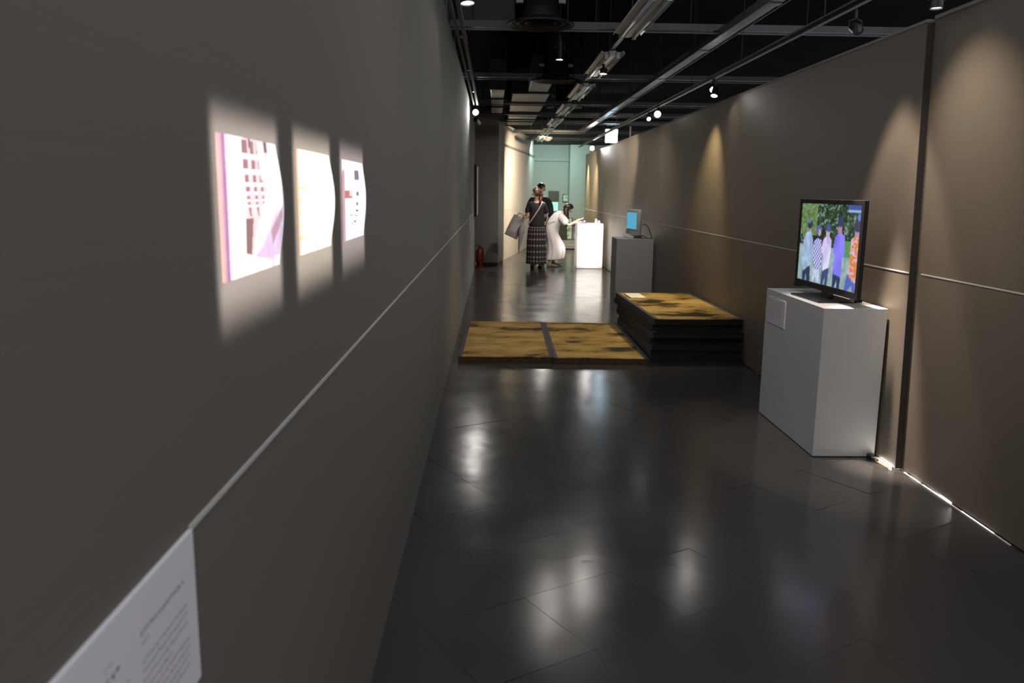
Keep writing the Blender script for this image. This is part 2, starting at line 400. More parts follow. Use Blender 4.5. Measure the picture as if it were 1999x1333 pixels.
# ceiling beams
for n, (y, z) in enumerate([(4.35, 3.0), (7.72, 3.0), (11.0, 3.0), (14.2, 3.0), (16.1, 2.99), (18.0, 3.0), (20.8, 3.0), (23.6, 3.0)]):
    b = MB().box((-2.9, y-.03, z+.035), (6.8, y+.03, z+.09)).build('trim_%d' % (n+3), M_BEAM)
    struct(b, 'steel cross channel spanning the dark ceiling')
    MB().box((-2.9, y-.07, z), (6.8, y-.055, z+.012)).build('lower_rail', M_BEAM, b)
    for x in (-.2, .9, 1.75, 2.8):
        MB().cyl((x, y, z+.1), (x, y, 3.75), .006, n=6).build('hanger_rod', M_BLACK, b)

# ------------------------------------------------------------------ services
FG = 'strip lights hung in a row along the ceiling'
def batten():
    t = thing('strip_light', (1.11, 5.75, 2.86), 'unlit strip light nearest the camera, cut by the top of the picture', 'strip light', FG)
    Lh = .73
    MB().prism([(-.035, .06), (.035, .06), (.022, .012), (-.022, .012)], 1, -Lh, Lh).build('spine', M_REFL, t)
    for s in (-1, 1):
        MB().prism([(s*.024, .014), (s*.105, .052), (s*.105, .058), (s*.024, .02)], 1, -Lh, Lh).build('reflector_wing', M_REFL, t)
        tu = MB().cyl((s*.055, -Lh+.03, .008), (s*.055, Lh-.03, .008), .014, n=10).build('tube', M_TUBE, t, True)
        for e in (-1, 1):
            MB().box((s*.055-.016, e*(Lh-.03)-.018, -.006), (s*.055+.016, e*(Lh-.03)+.018, .05)).build('tube_holder', M_REFL, tu)
        MB().prism([(s*.105, .052), (s*.115, .030), (s*.119, .031), (s*.108, .058)], 1, -Lh, Lh).build('rim', M_REFL, t)
    for y in (-.5, .5): MB().cyl((0, y, .06), (0, y, .89), .005, n=6).build('hanger_rod', M_BLACK, t)
    return t
b0 = batten()
b0.location = (1.10, 6.45, 2.86)
for y, lab in ((8.85, 'second strip light from the front, catching lamplight on its reflector'), (11.22, 'third strip light from the front, over the passage'),
               (13.62, 'fourth strip light in the row along the passage ceiling'), (16.1, 'fifth strip light in the row along the passage ceiling'),
               (18.5, 'sixth strip light, second from the far end of the row'), (21.0, 'seventh strip light, last of the row before the green room')):
    dup(b0, (1.11+.004*(y-8), y, 2.86), lab)
cr = thing('conduit', (1.11, 14, 2.93), 'dark conduit linking the row of strip lights', 'conduit')
for k in range(6):
    y = 7.22+2.4*k; MB().box((-.02, y-14, 0), (.02, y-14+.9, .035)).build('conduit_length', M_BLACKP, cr)
# cable tray: galvanised channel, lipped
t = thing('cable_tray', (2.06, 0, 2.99), 'long galvanised cable tray running down the right of the ceiling', 'cable tray')
MB().box((-.065, 1, 0), (.065, 20, .004)).build('tray_base', M_GALV, t)
for s in (-1, 1): MB().box((s*.065-.003, 1, -.012), (s*.065+.003, 20, .055)).build('side_rail', M_GALV, t)
for k in range(9):
    y = 2.2+2.1*k; MB().box((-.07, y-.05, -.006), (.07, y+.05, 0)).build('joint_plate', M_GALV, t)
    MB().cyl((.06, y+.6, .05), (.06, y+.6, .76), .005, n=6).build('hanger_rod', M_BLACK, t)
# lighting track, right
t = thing('lighting_track', (2.22, 0, 2.74), 'black lighting track along the top of the right wall', 'lighting track')
MB().box((-.018, 1, 0), (.018, 22, .032), .003).build('track_rail', M_BLACKP, t)
MB().cyl((.03, 1, .06), (.03, 22, .06), .008, n=8).build('pipe', M_GALV, t)
for k in range(11): MB().cyl((0, 2+1.9*k, .03), (0, 2+1.9*k, 1.0), .005, n=6).build('hanger_rod', M_BLACK, t)
# left track
t = thing('lighting_track', (-.285, 0, 2.92), 'pair of steel track rails above the left wall', 'lighting track')
MB().box((-.05, 1, 0), (-.03, 13.4, .03)).build('track_rail', mat('matt_grey_rail', (.22, .21, .20), .7, spec=.2), t)
MB().box((.0, 1, 0), (.03, 13.4, .035)).build('track_rail', mat('matt_grey_rail', (.22, .21, .20), .7), t)
for k in range(6): MB().box((-.055, 1.6+2.05*k, .03), (.035, 1.64+2.05*k, .05)).build('clamp', M_BLACKP, t)

def spotlight(loc, dst, label, group='spotlights on the ceiling tracks', r=.042, L=.15, lens=M_LENS, drop=.06, body=M_BLACKP, stem=False):
    loc = Vector(loc); dv = (Vector(dst)-loc).normalized()
    q = dv.to_track_quat('Z', 'Y').to_matrix()
    t = thing('track_spotlight', loc, label, 'spotlight', group)
    MB().lathe([(r*.55, -L), (r*.9, -L+.01), (r, -L+.05), (r*1.02, 0), (r*.93, .002), (r*.9, -.012)], (0, 0, 0), 20, q).build('housing', body, t, False); hs = [c_ for c_ in t.children if c_.name.startswith('housing')][0]
    MB().lathe([(.001, -.010), (r*.88, -.010), (r*.88, -.006), (.001, -.004)], (0, 0, 0), 20, q).build('lens', lens, hs)
    p = -dv*L*.55
    MB().tube([p+Vector((r+.008, 0, 0)), p+Vector((r+.008, 0, drop*.7)), p+Vector((0, 0, drop)), p+Vector((-r-.008, 0, drop*.7)), p+Vector((-r-.008, 0, 0))], .005, 6).build('yoke', body, t)
    MB().cyl(p+Vector((0, 0, drop)), p+Vector((0, 0, drop+.05)), .014, n=10).build('adapter', body, t)
    if stem: MB().cyl(p+Vector((0, 0, drop+.05)), (p.x, p.y, 3.75-loc.z), .006, n=6).build('stem', M_BLACK, t)
    return t
spotlight((-.300, 13.45, 2.82), (.9, 4, .6), 'glaring spotlight at the end of the left track', lens=mat('lamp_lens_soft', (1, 1, 1), .3, emit=(1, .95, .9), es=45), r=.05)
spotlight((.62, 8.25, 2.85), (.62, 8.2, 0), 'lone downlight hanging mid-ceiling over the passage', r=.036, L=.2, stem=True)
spotlight((1.085, 8.55, 2.765), (1.08, 8.45, 0), 'downlight tucked under the second strip light', r=.038, L=.06, drop=.012)
spotlight((2.20, 8.55, 2.63), (1.2, 4.8, 2.1), 'upper one of a bright pair of spotlights on the right track', r=.034)
spotlight((2.20, 8.50, 2.565), (1.9, 8.0, 1.2), 'lower one of a bright pair of spotlights on the right track', r=.034, L=.10, drop=.05)
spotlight((2.20, 11.42, 2.645), (1.7, 9.5, 2.3), 'pale unlit spotlight on the right track beyond the bright pair', r=.05, lens=M_LENSD)
spotlight((2.21, 12.1, 2.64), (1.9, 9.5, 2.55), 'small dim spotlight further along the right track', r=.03, lens=M_LENSD)
spotlight((2.21, 19.0, 2.575), (1.4, 6, 1.9), 'bright round spotlight above the far end of the right wall', r=.055, drop=.112)
spotlight((2.29, 4.46, 2.56), (2.28, 4.40, 1.0), 'small lamp shining down at the top of the nearest right panel', r=.033, L=.07, lens=M_LENSD)
spotlight((2.50, 5.90, 2.72), (2.4, 4.2, 2.0), 'black unlit spotlight hanging above the right wall', r=.036, lens=mat('dark_lens', (.03, .035, .04), .15), L=.13, stem=True)
spotlight((-.19, 5.9, 2.85), (-.05, 5.6, 1.0), 'spotlight near the top left edge of the ceiling, over the left wall', r=.05, lens=M_LENSD)
spotlight((-.27, 14.3, 2.72), (-.1, 16, 2.6), 'dark spotlight just beyond the glaring one on the left', r=.04, L=.42, lens=mat('dark_lens', (.03, .035, .04), .15))

def diffuser(loc, R, label):
    t = thing('air_diffuser', loc, label, 'air vent', 'round black air diffusers in the ceiling')
    MB().lathe([(R*.55, .05), (R*.6, .04), (R, 0), (R, -.012), (R*.86, .0), (R*.58, .045), (R*.5, .12)], (0, 0, 0), 36).build('outer_cone', M_BLACKD, t)
    for k, f in enumerate((.72, .46, .22)):
        MB().lathe([(R*f*.72, .05), (R*f, 0), (R*f, -.010), (R*f*.9, -.006), (R*f*.66, .045)], (0, 0, .012), 30).build('inner_ring', M_BLACKD, t)
    for s in (-1, 1):
        MB().cyl((s*R*.8, .02, 0), (s*R*.8, .02, .75), .005, n=6).build('hanger_rod', M_BLACK, t)
        MB().box((s*R*.62-.03, -.02, .17), (s*R*.62+.03, .02, .2)).build('bracket', M_GALV, t)
    MB().lathe([(R*.5, .12), (R*.5, .74)], (0, 0, 0), 24).build('neck', M_SLAB, t)
    return t
M_BLACKD = mat('black_enamel', (.010, .010, .010), .5, spec=.25)
diffuser((.385, 7.35, 3.0), .29, 'nearest round black air diffuser in the ceiling')
diffuser((.78, 10.92, 3.0), .30, 'second round black air diffuser beside the strip lights')
diffuser((1.22, 14.86, 3.06), .31, 'farthest round air diffuser beyond the strip lights')

def duct(name, y0, y1, x0, x1, z0, z1, label, seg):
    t = thing(name, ((x0+x1)/2, y0, z0), label, 'air duct')
    w = (x1-x0)/2; n = max(1, round((y1-y0)/seg)); l = (y1-y0)/n
    for k in range(n):
        MB().box((-w, k*l+.03, 0), (w, (k+1)*l-.03, z1-z0), .01).build('duct_section', M_DUCT, t)
        MB().box((-w-.02, (k+1)*l-.025, -.02), (w+.02, (k+1)*l+.025, z1-z0+.01)).build('flange', M_BLACK, t)
    MB().box((-w-.02, -.02, -.02), (w+.02, .028, z1-z0+.01)).build('flange', M_BLACK, t)  # black end cap added so the duct's front face stays in shade
    for k in range(n): MB().cyl((w+.01, k*l+.2, z1-z0), (w+.01, k*l+.2, 3.75-z0), .005, n=6).build('hanger_rod', M_BLACK, t)
    return t
duct('air_duct', 11.3, 12.75, .50, .79, 3.06, 3.35, 'narrow end of the grey air duct over the passage', 1.45)
duct('air_duct', 12.8, 19.0, .27, .84, 3.06, 3.4, 'wide ribbed grey air duct running on to the far end', 1.55)
duct('air_duct', 12.0, 15.8, -.06, .14, 3.02, 3.4, 'grey side duct above the column, left of the ribbed duct', 1.25)
duct('air_duct', 6.9, 9.2, -.62, -.42, 3.03, 3.3, 'pale duct glimpsed over the top of the left wall', .75)
t = thing('air_duct', (-.1, 8.0, 3.12), 'dark grey duct crossing behind the nearest black diffuser', 'air duct')
MB().box((-.25, -.1, 0), (.28, .3, .2), .01).build('duct_section', mat('dull_grey_duct', (.05, .05, .05), .6), t)
MB().cyl((0, .1, .2), (0, .1, .63), .005, n=6).build('hanger_rod', M_BLACK, t)

t = thing('exit_sign', (2.62, 18.9, 2.84), 'glowing white box sign hanging above the right wall', 'sign')
MB().box((-.14, -.03, -.15), (.14, .03, .15), .008).build('case', M_WHITE, t)
MB().box((-.132, -.036, -.142), (.132, -.0305, .142)).build('lit_face', M_SIGN, t)
for s in (-.09, .09): MB().cyl((s, 0, .15), (s, 0, .90), .006, n=6).build('hanger_rod', M_BLACK, t)
t = thing('ceiling_dome', (1.36, 21.5, 2.93), 'small white dome fitting at the far end of the ceiling', 'light')
MB().lathe([(.001, -.07), (.06, -.055), (.11, -.01), (.12, .02), (.12, .04)], (0, 0, 0), 20).build('dome', M_WHITE, t, True)
MB().cyl((0, 0, .04), (0, 0, .82), .02, n=8).build('stem', M_BLACK, t)
t = thing('white_pipe', (2.90, 18.0, 2.87), 'short white pipe hanging right of the glowing sign', 'pipe')
MB().cyl((0, 0, -.10), (0, 0, .12), .018, n=10).build('pipe_body', M_WHITE, t); MB().cyl((0, 0, .12), (0, 0, .88), .006, n=6).build('hanger_rod', M_BLACK, t)

# ------------------------------------------------------------------ prints on the left wall
def photo(name, y0, y1, z0, z1, arr, bow, label, seed):
    arr = arr*np.array([.6, .6, .6, 1]); t = thing(name, (WL+.0005, (y0+y1)/2, z0), label, 'photograph', 'bowed photographs on the left wall')
    hy = (y1-y0)/2; H = z1-z0; rnd = random.Random(seed); k1, k2 = rnd.uniform(.7, 1), rnd.uniform(.8, 1.2)
    def P(u, v):
        b = bow*math.sin(PI*min(1, max(0, 1.04*v)))**1.3*u**1.5*k1 + .002*math.sin(PI*u)*(1-v)*k2
        sh = .018*math.sin(PI*v)*k2*(1 if u > .5 else 0)*abs(u-.5)*2
        return (.0003+max(b, 0), -hy+2*hy*u+sh, H*(1-v))
    pic_mesh('paper', arr, P, mat('photo_print', (1, 1, 1), .45, attr='picture', spec=.3), t)
    return t
h, w_ = 72, 96
n1 = vnoise(h, w_, 6); n2 = vnoise(h, w_, 3)
def pic1(U, V):
    a = np.ones(U.shape+(3,))*np.array([.84, .78, .82])
    def f(msk, c): a[msk] = c
    a[(U > .38) & (U < .90)] = (.56, .42, .44)
    f(U < .05, (.50, .34, .30)); f((U > .05) & (U < .085), (.42, .25, .30)); f((U > .085) & (U < .125), (.25, .12, .24)); f((U > .125) & (U < .16), (.62, .46, .66))
    f((U > .262) & (U < .275) & (V < .88), (.62, .45, .55)); f((U > .185) & (U < .195), (.70, .58, .68))
    for k in range(9):                       # stacked shelf shadows, smaller with depth
        y = .02+.62*(1-(.78**k)); s = .085*.80**k
        for x, ww in ((.40, .05), (.52, .035), (.62, .03)):
            f((abs(U-x-.008*k) < ww*.84**k) & (V > y) & (V < y+s), (.20, .11, .12)); f((abs(U-x-.008*k) < ww*1.1*.84**k) & (V > y+s) & (V < y+s*1.45), (.86, .74, .74))
    f(inpoly(U, V, [(.60, 0), (.78, 0), (.70, .26), (.64, .30)]), (.70, .46, .44))
    f(inpoly(U, V, [(.38, .58), (.50, .58), (.47, .86), (.38, .84)]), (.16, .10, .09))
    f(inpoly(U, V, [(.47, .86), (.98, .50), (.99, .92), (.55, .90)]), (.45, .36, .52))
    f(inpoly(U, V, [(.84, 0), (.98, .0), (.96, .40), (.66, .80), (.50, .88), (.55, .68), (.74, .36)]), (.92, .86, .88))
    f(inpoly(U, V, [(.78, .70), (.96, .52), (.97, .62), (.83, .82)]), (.30, .20, .24))
    for k in range(4): f(inpoly(U, V, [(.62+.07*k, .78-.07*k), (.635+.07*k, .78-.07*k), (.80+.04*k, .25), (.79+.04*k, .25)]), (.62, .46, .56))
    f((U > .74) & (U < .80) & (V < .09), (.10, .07, .09)); f((U > .47) & (U < .50) & (V < .07), (.10, .07, .09))
    f(inpoly(U, V, [(.16, .86), (.40, .85), (.84, .95), (.84, 1), (.16, 1)]), (.86, .82, .82))
    return a*(.92+.16*n1[..., None])
def pic2(U, V):
    a = np.ones(U.shape+(3,))*np.array([.86, .81, .76])
    a[(U < .05)] = (.55, .30, .20)
    for k in range(5): a[(U > .05) & (U < .05+.20*np.maximum(0, n2)) & (abs(V-.36-.12*k) < .018)] = (.72, .42, .20)
    a[(V > .84) & (V < .88) & (U > .75)] = (.84, .68, .44); a[ell(U, V, .52, .70, .02, .012)] = (.55, .5, .3)
    return a*(.95+.1*n1[..., None])
def pic3(U, V):
    a = np.ones(U.shape+(3,))*np.array([.78, .70, .80])
    a[(U < .10) & (V > .10+.1*n1)] = (.42, .26, .26)
    a[(U > .10) & (U < .40) & (V > .37) & (V < .47)] = (.34, .14, .12); a[(U > .28) & (U < .40) & (V > .37) & (V < .45)] = (.62, .45, .45)
    for x, y, sx, sy in ((.62, .17, .10, .062), (.62, .42, .045, .028), (.60, .55, .04, .017), (.60, .64, .045, .010), (.36, .69, .05, .009), (.56, .70, .04, .008), (.52, .78, .04, .015), (.40, .80, .03, .006), (.86, .95, .03, .010)):
        a[(abs(U-x) < sx) & (abs(V-y) < sy)] = (.14, .12, .15)
    a[(V < .3)] *= (.92, .90, 1.0)
    return a*(.94+.12*n1[..., None])
photo('photo_print', 1.195, 1.52, 1.463, 1.677, paint(w_, h, pic1), .009, 'photograph of pale hanging cloth and stacked shelves, nearest on the left wall', 1)
photo('photo_print', 1.675, 2.005, 1.466, 1.678, paint(w_, h, pic2), .009, 'almost blank cream photograph, middle of three on the left wall', 2)
photo('photo_print', 2.172, 2.512, 1.464, 1.676, paint(w_, h, pic3), .009, 'photograph of white wall with small dark windows, third on the left wall', 3)

def glyphs(mb, x0, y, size, n, rnd, P):
    """rows of small illegible strokes, P maps (along, up) to the board's face"""
    for k in range(n):
        cx = x0+k*size*1.12
        for _ in range(4):
            a, b = rnd.uniform(-.4, .4)*size, rnd.uniform(-.4, .4)*size
            if rnd.random() < .55: wv, hv = size*rnd.uniform(.4, .8), size*.10
            else: wv, hv = size*.10, size*rnd.uniform(.4, .8)
            a = max(-.45*size, min(.45*size-wv, a-wv/2)); b = max(-.45*size, min(.45*size-hv, b-hv/2))
            q = [P(cx+a, y+b), P(cx+a+wv, y+b), P(cx+a+wv, y+b+hv), P(cx+a, y+b+hv)]
            mb.bm.faces.new([mb.bm.verts.new(p) for p in q])
# caption board nearest the camera, left wall: face looks to +x, text runs in +y
t = thing('caption_board', (WL, .838, .954), 'white caption board with small rows of text, lowest on the left wall', 'caption board')
MB().box((0, -.20, 0), (.006, .176, .210), .0008).build('board', M_CARD, t)
rnd = random.Random(5); P = lambda a, b: (.0066, a, b)
mb = MB(); glyphs(mb, -.095, .150, .010, 5, rnd, P); glyphs(mb, -.075, .165, .0045, 3, rnd, P); mb.build('title', M_INK, t)
mb = MB(); glyphs(mb, .010, .158, .0072, 16, rnd, P); glyphs(mb, .010, .146, .0045, 4, rnd, P); mb.build('heading', M_INK, t)
mb = MB()
for k in range(9): glyphs(mb, .010, .124-.0115*k, .0060, 20 if k not in (3, 8) else 12, rnd, P)
for k in range(8): glyphs(mb, -.155, .124-.0115*k, .0060, 20, rnd, P)
mb.build('body_text', M_INKG, t)
t = thing('caption_board', (WL, 13.6, .955), 'thin caption board far along the left wall', 'caption board')
MB().box((0, -.15, 0), (.012, .15, .25)).build('board', M_PAPER, t)
mb = MB(); glyphs(mb, -.1, .2, .02, 7, rnd, lambda a, b: (.0126, a, b)); glyphs(mb, -.1, .15, .012, 12, rnd, lambda a, b: (.0126, a, b)); mb.build('text', M_INKG, t)
t = thing('wall_panel_picture', (WL, 17.0, 1.10), 'tall picture board standing off the far left wall', 'picture')
MB().box((0, -.55, 0), (.055, .55, 1.0), .003).build('frame', M_BLACK, t)
MB().box((.055, -.53, .02), (.062, .53, .98)).build('picture_face', mat('picture_white', (.8, .78, .8), .3), t)

# fire extinguisher
t = thing('fire_extinguisher', (-.30, 17.55, 0), 'red fire extinguisher standing against the column', 'fire extinguisher')
MR = mat('red_enamel', (.22, .025, .012), .3)
MB().lathe([(.06, 0), (.075, .01), (.075, .30), (.06, .35), (.025, .375), (.022, .40)], (0, 0, 0.02), 20).build('cylinder_body', MR, t, True)
MB().lathe([(.085, 0), (.085, .02), (.07, .03)], (0, 0, 0), 20).build('stand_ring', MR, t)
MB().box((-.05, -.012, .42), (.03, .012, .44), .003).box((-.06, -.012, .455), (.03, .012, .47), .003).build('handle', M_BLACKP, t)
MB().tube([(.02, 0, .42), (.075, -.03, .40), (.085, -.05, .28), (.08, -.045, .12)], .011).build('hose', M_BLACKP, t, True)

# ------------------------------------------------------------------ tatami mats
TG = 'stacked old tatami mats'
def tatami(loc, rz, label, L=2.12, W=.88, H=.06, edge=M_TATE, heri=M_HERI, group=None, seed=0, top=M_TAT):
    rnd = random.Random(seed)
    t = thing('tatami_mat', loc, label, 'tatami mat', group, rz)
    # straw core with a frayed uneven outline
    nx, ny = 24, 3
    mb = MB(); hw, hl = W/2-.004, L/2
    poly = []
    for i in range(nx+1): poly.append((-hw+2*hw*i/nx, -hl+rnd.uniform(-.006, .006)))
    for i in range(nx+1): poly.append((hw-2*hw*i/nx, hl+rnd.uniform(-.006, .006)))
    mb.prism(poly, 2, 0, H-.008).build('straw_core', edge, t)
    mb = MB(); poly = []
    for i in range(nx+1): poly.append((-hw+2*hw*i/nx, -hl-.004+rnd.uniform(-.004, .006)))
    for i in range(nx+1): poly.append((hw-2*hw*i/nx, hl+.004+rnd.uniform(-.006, .004)))
    mb.prism(poly, 2, H-.008, H-.001).build('rush_cover', top, t)
    for s in (-1, 1):
        x = s*W/2
        MB().prism([(x+s*.004, 0), (x+s*.004, H+.0005), (x-s*.032, H+.0005), (x-s*.032, H-.002), (x-s*.002, H-.002), (x-s*.002, 0)], 1, -hl-.008, hl+.008).build('binding', heri, t)
    return t
tatami((.135, 8.68, 0), -.012, 'single old tatami mat lying flat against the left wall', seed=1, W=.89)
tatami((1.035, 8.64, 0), -.010, 'single old tatami mat lying flat between the stack and another mat', seed=2, W=.89)
H = .061
offs = [(1.945, 8.66, .000), (1.940, 8.70, .006), (1.950, 8.68, .002), (1.935, 8.72, .012), (1.940, 8.66, .018), (1.925, 8.73, .030), (1.935, 8.70, .034)]
labs = ['bottom mat of the dark stack of tatami', 'tatami mat second from the bottom of the stack', 'tatami mat third from the bottom of the stack', 'middle tatami mat of the seven in the stack',
        'tatami mat third from the top of the stack', 'tatami mat just under the top one, pushed out to the left', 'topmost tatami mat of the stack, with ochre stained cover']
for k, ((x, y, a), lb) in enumerate(zip(offs, labs)):
    tatami((x, y, k*H), a, lb, L=2.03, W=.875, H=H-.001, edge=M_TATD, heri=M_HERIG if k in (0, 3, 5) else M_HERI, group=TG, seed=10+k, top=M_TATT if k == 6 else M_TATD)
t = thing('caption_card', (1.63, 9.35, 7*H+.001), 'white caption card lying on top of the tatami stack', 'caption card', rz=.035)
MB().box((-.085, -.19, 0), (.085, .19, .012), .001).build('card', M_PAPER, t)
mb = MB(); rnd = random.Random(9)
for k in range(6): glyphs(mb, -.06, .12-.05*k, .014, 7, rnd, lambda a, b: (a, b, .0125))
mb.build('text', M_INKG, t)

# ------------------------------------------------------------------ plinths
def plinth(loc, sx, sy, H, label, rz=0):
    t = thing('display_plinth', loc, label, 'plinth', 'white display plinths', rz)
    MB().box((0, 0, .004), (sx, sy, H), .002).build('plinth_box', M_WHITE, t)
    MB().box((.01, .01, 0), (sx-.01, sy-.01, .004)).build('shadow_gap', M_BLACK, t)
    return t
plinth((1.988, 4.845, 0), .388, 1.05, .93, 'white plinth carrying the television')
plinth((1.815, 12.13, 0), .545, .53, .93, 'grey shaded plinth carrying the small white monitor')
plinth((1.765, 17.42, 0), .545, .52, .945, 'brilliantly lit white plinth beside the visitors')

# caption sheet on the television plinth, its face looks to -x
t = thing('caption_board', (1.988, 5.66, .695), 'caption sheet on the side of the television plinth', 'caption board')
MB().box((-.005, -.175, 0), (-.0003, .175, .187), .0006).build('board', M_CARD, t)
rnd = random.Random(11); P = lambda a, b: (-.0056, -a, b)
mb = MB(); glyphs(mb, -.15, .160, .011, 7, rnd, P); mb.build('title', M_INK, t)
mb = MB()
for k in range(8): glyphs(mb, -.15, .135-.013*k, .007, 17, rnd, P)
for k in range(9): glyphs(mb, .0, .160-.013*k, .007, 15, rnd, P)
mb.build('body_text', M_INKG, t)

# ------------------------------------------------------------------ television
A = Vector((2.149, 5.767, 0)); B = Vector((2.184, 4.83, 0))
e = (B-A).normalized(); LW = (B-A).length; nrm = Vector((e.y, -e.x, 0)); nrm = nrm if nrm.x < 0 else -nrm
rzt = math.atan2(e.y, e.x)       # local +x runs from the far edge to the near edge, local -y is the screen side
c = (A+B)/2
t = thing('television', (c.x, c.y, .93), 'black flat-screen television showing people in a garden, on the near plinth', 'television', rz=rzt)
fy = -1 if (Matrix.Rotation(rzt, 3, 'Z') @ Vector((0, -1, 0))).x < 0 else 1
hw = LW/2; z0, z1 = .05, .642
MB().box((-hw, 0 if fy < 0 else -.016, z0), (hw, .016 if fy < 0 else 0, z1), .004).build('casing', M_BLACKP, t)
y1_ = fy*.012; b0_, b1_ = min(0, y1_), max(0, y1_)
MB().box((-hw, b0_, z0), (-hw+.028, b1_, z1), .003).box((hw-.038, b0_, z0), (hw, b1_, z1), .003).box((-hw+.028, b0_, z1-.03), (hw-.038, b1_, z1), .003).box((-hw+.028, b0_, z0), (hw-.038, b1_, z0+.042), .003).build('bezel', M_BLACKP, t)
MB().box((-hw+.2, .016 if fy < 0 else -.06, z0+.06), (hw-.2, .06 if fy < 0 else -.016, z1-.15), .01).build('rear_housing', M_BLACKP, t)
MB().box((-.05, -.02+.02*(-fy), .01), (.05, .02+.02*(-fy), z0+.06), .004).build('neck', M_BLACKP, t)
MB().box((-.235, -.13, .0), (.215, .12, .012), .004).build('base', M_BLACKP, t)
MB().box((-hw+.01, -.02, z0-.012), (-hw+.06, .02, z0+.004)).box((hw-.07, -.02, z0-.014), (hw-.012, .03, z0+.004)).build('speaker_foot', M_BLACKP, t)
sw, sh = 150, 104
g1, g2, g3 = vnoise(sh, sw, 2), vnoise(sh, sw, 5), vnoise(sh, sw, 12)
def tvpic(U, V):
    a = np.zeros(U.shape+(3,))
    f_ = g1*.55+g2*.45
    a[:] = np.array([.045, .085, .045])*(.15+2.6*(f_[..., None]**2.2))
    le = (U < .30) & (V < .40); a[le] = (np.array([.11, .19, .05])*(.25+1.8*f_[..., None]))[le]
    br = f_ > .66; a[br & (V < .5)] = (.20, .30, .24)
    gr = V > .50+.06*g3; a[gr] = (np.array([.30, .42, .42])*(.75+.5*g2[..., None]))[gr]
    gp = inpoly(U, V, [(.76, .42), (.90, .42), (.90, .62), (.76, .62)]); a[gp] = (.10, .30, .10)
    a[(U > .79) & (V < .07)] = (.06, .10, .30); a[(U > .80) & (V > .055) & (V < .085)] = (.30, .45, .75)
    a[inpoly(U, V, [(.24, .40), (.42, .40), (.42, .46), (.24, .50)])] = (.02, .02, .03)
    def F(p, c, n=None):
        k = inpoly(U, V, p); cc = np.array(c)*np.ones(a.shape)
        if n is not None: cc = cc*(.7+.6*n[..., None])
        a[k] = cc[k]
    # first figure: dark hair, long pale blue tunic, dark trousers
    F([(.09, .86), (.22, .80), (.235, 1), (.17, 1), (.155, .90), (.14, 1), (.09, 1)], (.03, .04, .10))
    F([(.155, .30), (.205, .30), (.21, .38), (.15, .38)], (.42, .26, .24))
    F([(.10, .39), (.155, .355), (.205, .36), (.245, .47), (.245, .62), (.225, .78), (.10, .885), (.055, .72), (.065, .5)], (.34, .46, .66), g2)
    F([(.19, .38), (.21, .37), (.25, .5), (.23, .66), (.19, .6)], (.30, .38, .72))
    a[ell(U, V, .168, .265, .045, .062)] = (.03, .04, .07); a[ell(U, V, .155, .225, .035, .03)] = (.10, .20, .40)
    # second: checked blue and white dress
    F([(.275, .83), (.40, .80), (.40, 1), (.34, 1), (.335, .9), (.30, 1), (.275, 1)], (.50, .58, .76), g1)
    k = inpoly(U, V, [(.265, .48), (.33, .43), (.39, .45), (.42, .6), (.41, .81), (.31, .85), (.265, .66)])
    ch = ((np.floor(U*48)+np.floor(V*34)) % 2)[..., None]
    a[k] = (ch*np.array([.70, .72, .95])+(1-ch)*np.array([.09, .10, .45]))[k]
    a[ell(U, V, .335, .33, .05, .062)] = (.10, .13, .34); a[ell(U, V, .352, .36, .022, .042)] = (.55, .36, .40)
    # third: pale lavender shirt
    F([(.44, .82), (.555, .78), (.54, 1), (.495, 1), (.50, .9), (.47, 1), (.43, 1)], (.05, .07, .20))
    F([(.425, .45), (.46, .405), (.53, .395), (.565, .44), (.565, .60), (.545, .775), (.445, .835), (.45, .66), (.405, .57)], (.68, .62, .90), g3)
    F([(.48, .40), (.53, .395), (.53, .50), (.49, .48)], (.55, .40, .85)); F([(.465, .34), (.53, .34), (.53, .41), (.47, .41)], (.55, .40, .50))
    a[ell(U, V, .497, .29, .04, .052)] = (.07, .10, .26)
    # fourth: long violet-blue dress
    F([(.63, .84), (.755, .85), (.745, 1), (.70, 1), (.695, .9), (.665, 1), (.625, 1)], (.03, .04, .12))
    F([(.62, .39), (.66, .35), (.72, .345), (.77, .37), (.79, .58), (.765, .64), (.755, .60), (.75, .865), (.62, .835), (.635, .62), (.60, .57)], (.22, .19, .88), g3)
    F([(.665, .26), (.72, .26), (.725, .345), (.665, .35)], (.48, .22, .36)); a[ell(U, V, .693, .205, .048, .062)] = (.04, .05, .12)
    # fifth: orange flowered dress, blue trousers
    F([(.85, .80), (.98, .85), (.985, 1), (.94, 1), (.93, .93), (.87, 1), (.82, 1)], (.08, .13, .50))
    k = inpoly(U, V, [(.875, .40), (.93, .36), (1, .37), (1, .90), (.93, .88), (.85, .80), (.885, .60), (.865, .55)])
    fw = (g1 > .62)[..., None]; a[k] = (fw*np.array([.60, .50, .72])+(1-fw)*np.array([.72, .21, .03]))[k]
    F([(.92, .27), (.985, .27), (.985, .37), (.92, .37)], (.40, .26, .38)); a[ell(U, V, .955, .235, .055, .075)] = (.04, .04, .10); a[ell(U, V, .975, .14, .035, .04)] = (.10, .22, .62)
    return a
arr = paint(sw, sh, tvpic)
for _ in range(1):
    q = np.pad(arr, ((1, 1), (1, 1), (0, 0)), 'edge'); arr = .5*arr+.125*(q[:-2, 1:-1]+q[2:, 1:-1]+q[1:-1, :-2]+q[1:-1, 2:])
sx0, sx1, sz0, sz1 = -hw+.028, hw-.038, z0+.042, z1-.03
pic_mesh('screen', arr, lambda u, v: (sx0+(sx1-sx0)*u, fy*.004, sz1-(sz1-sz0)*v), mat('tv_picture', (.01, .01, .01), .25, attr='picture', es=1.0), t)
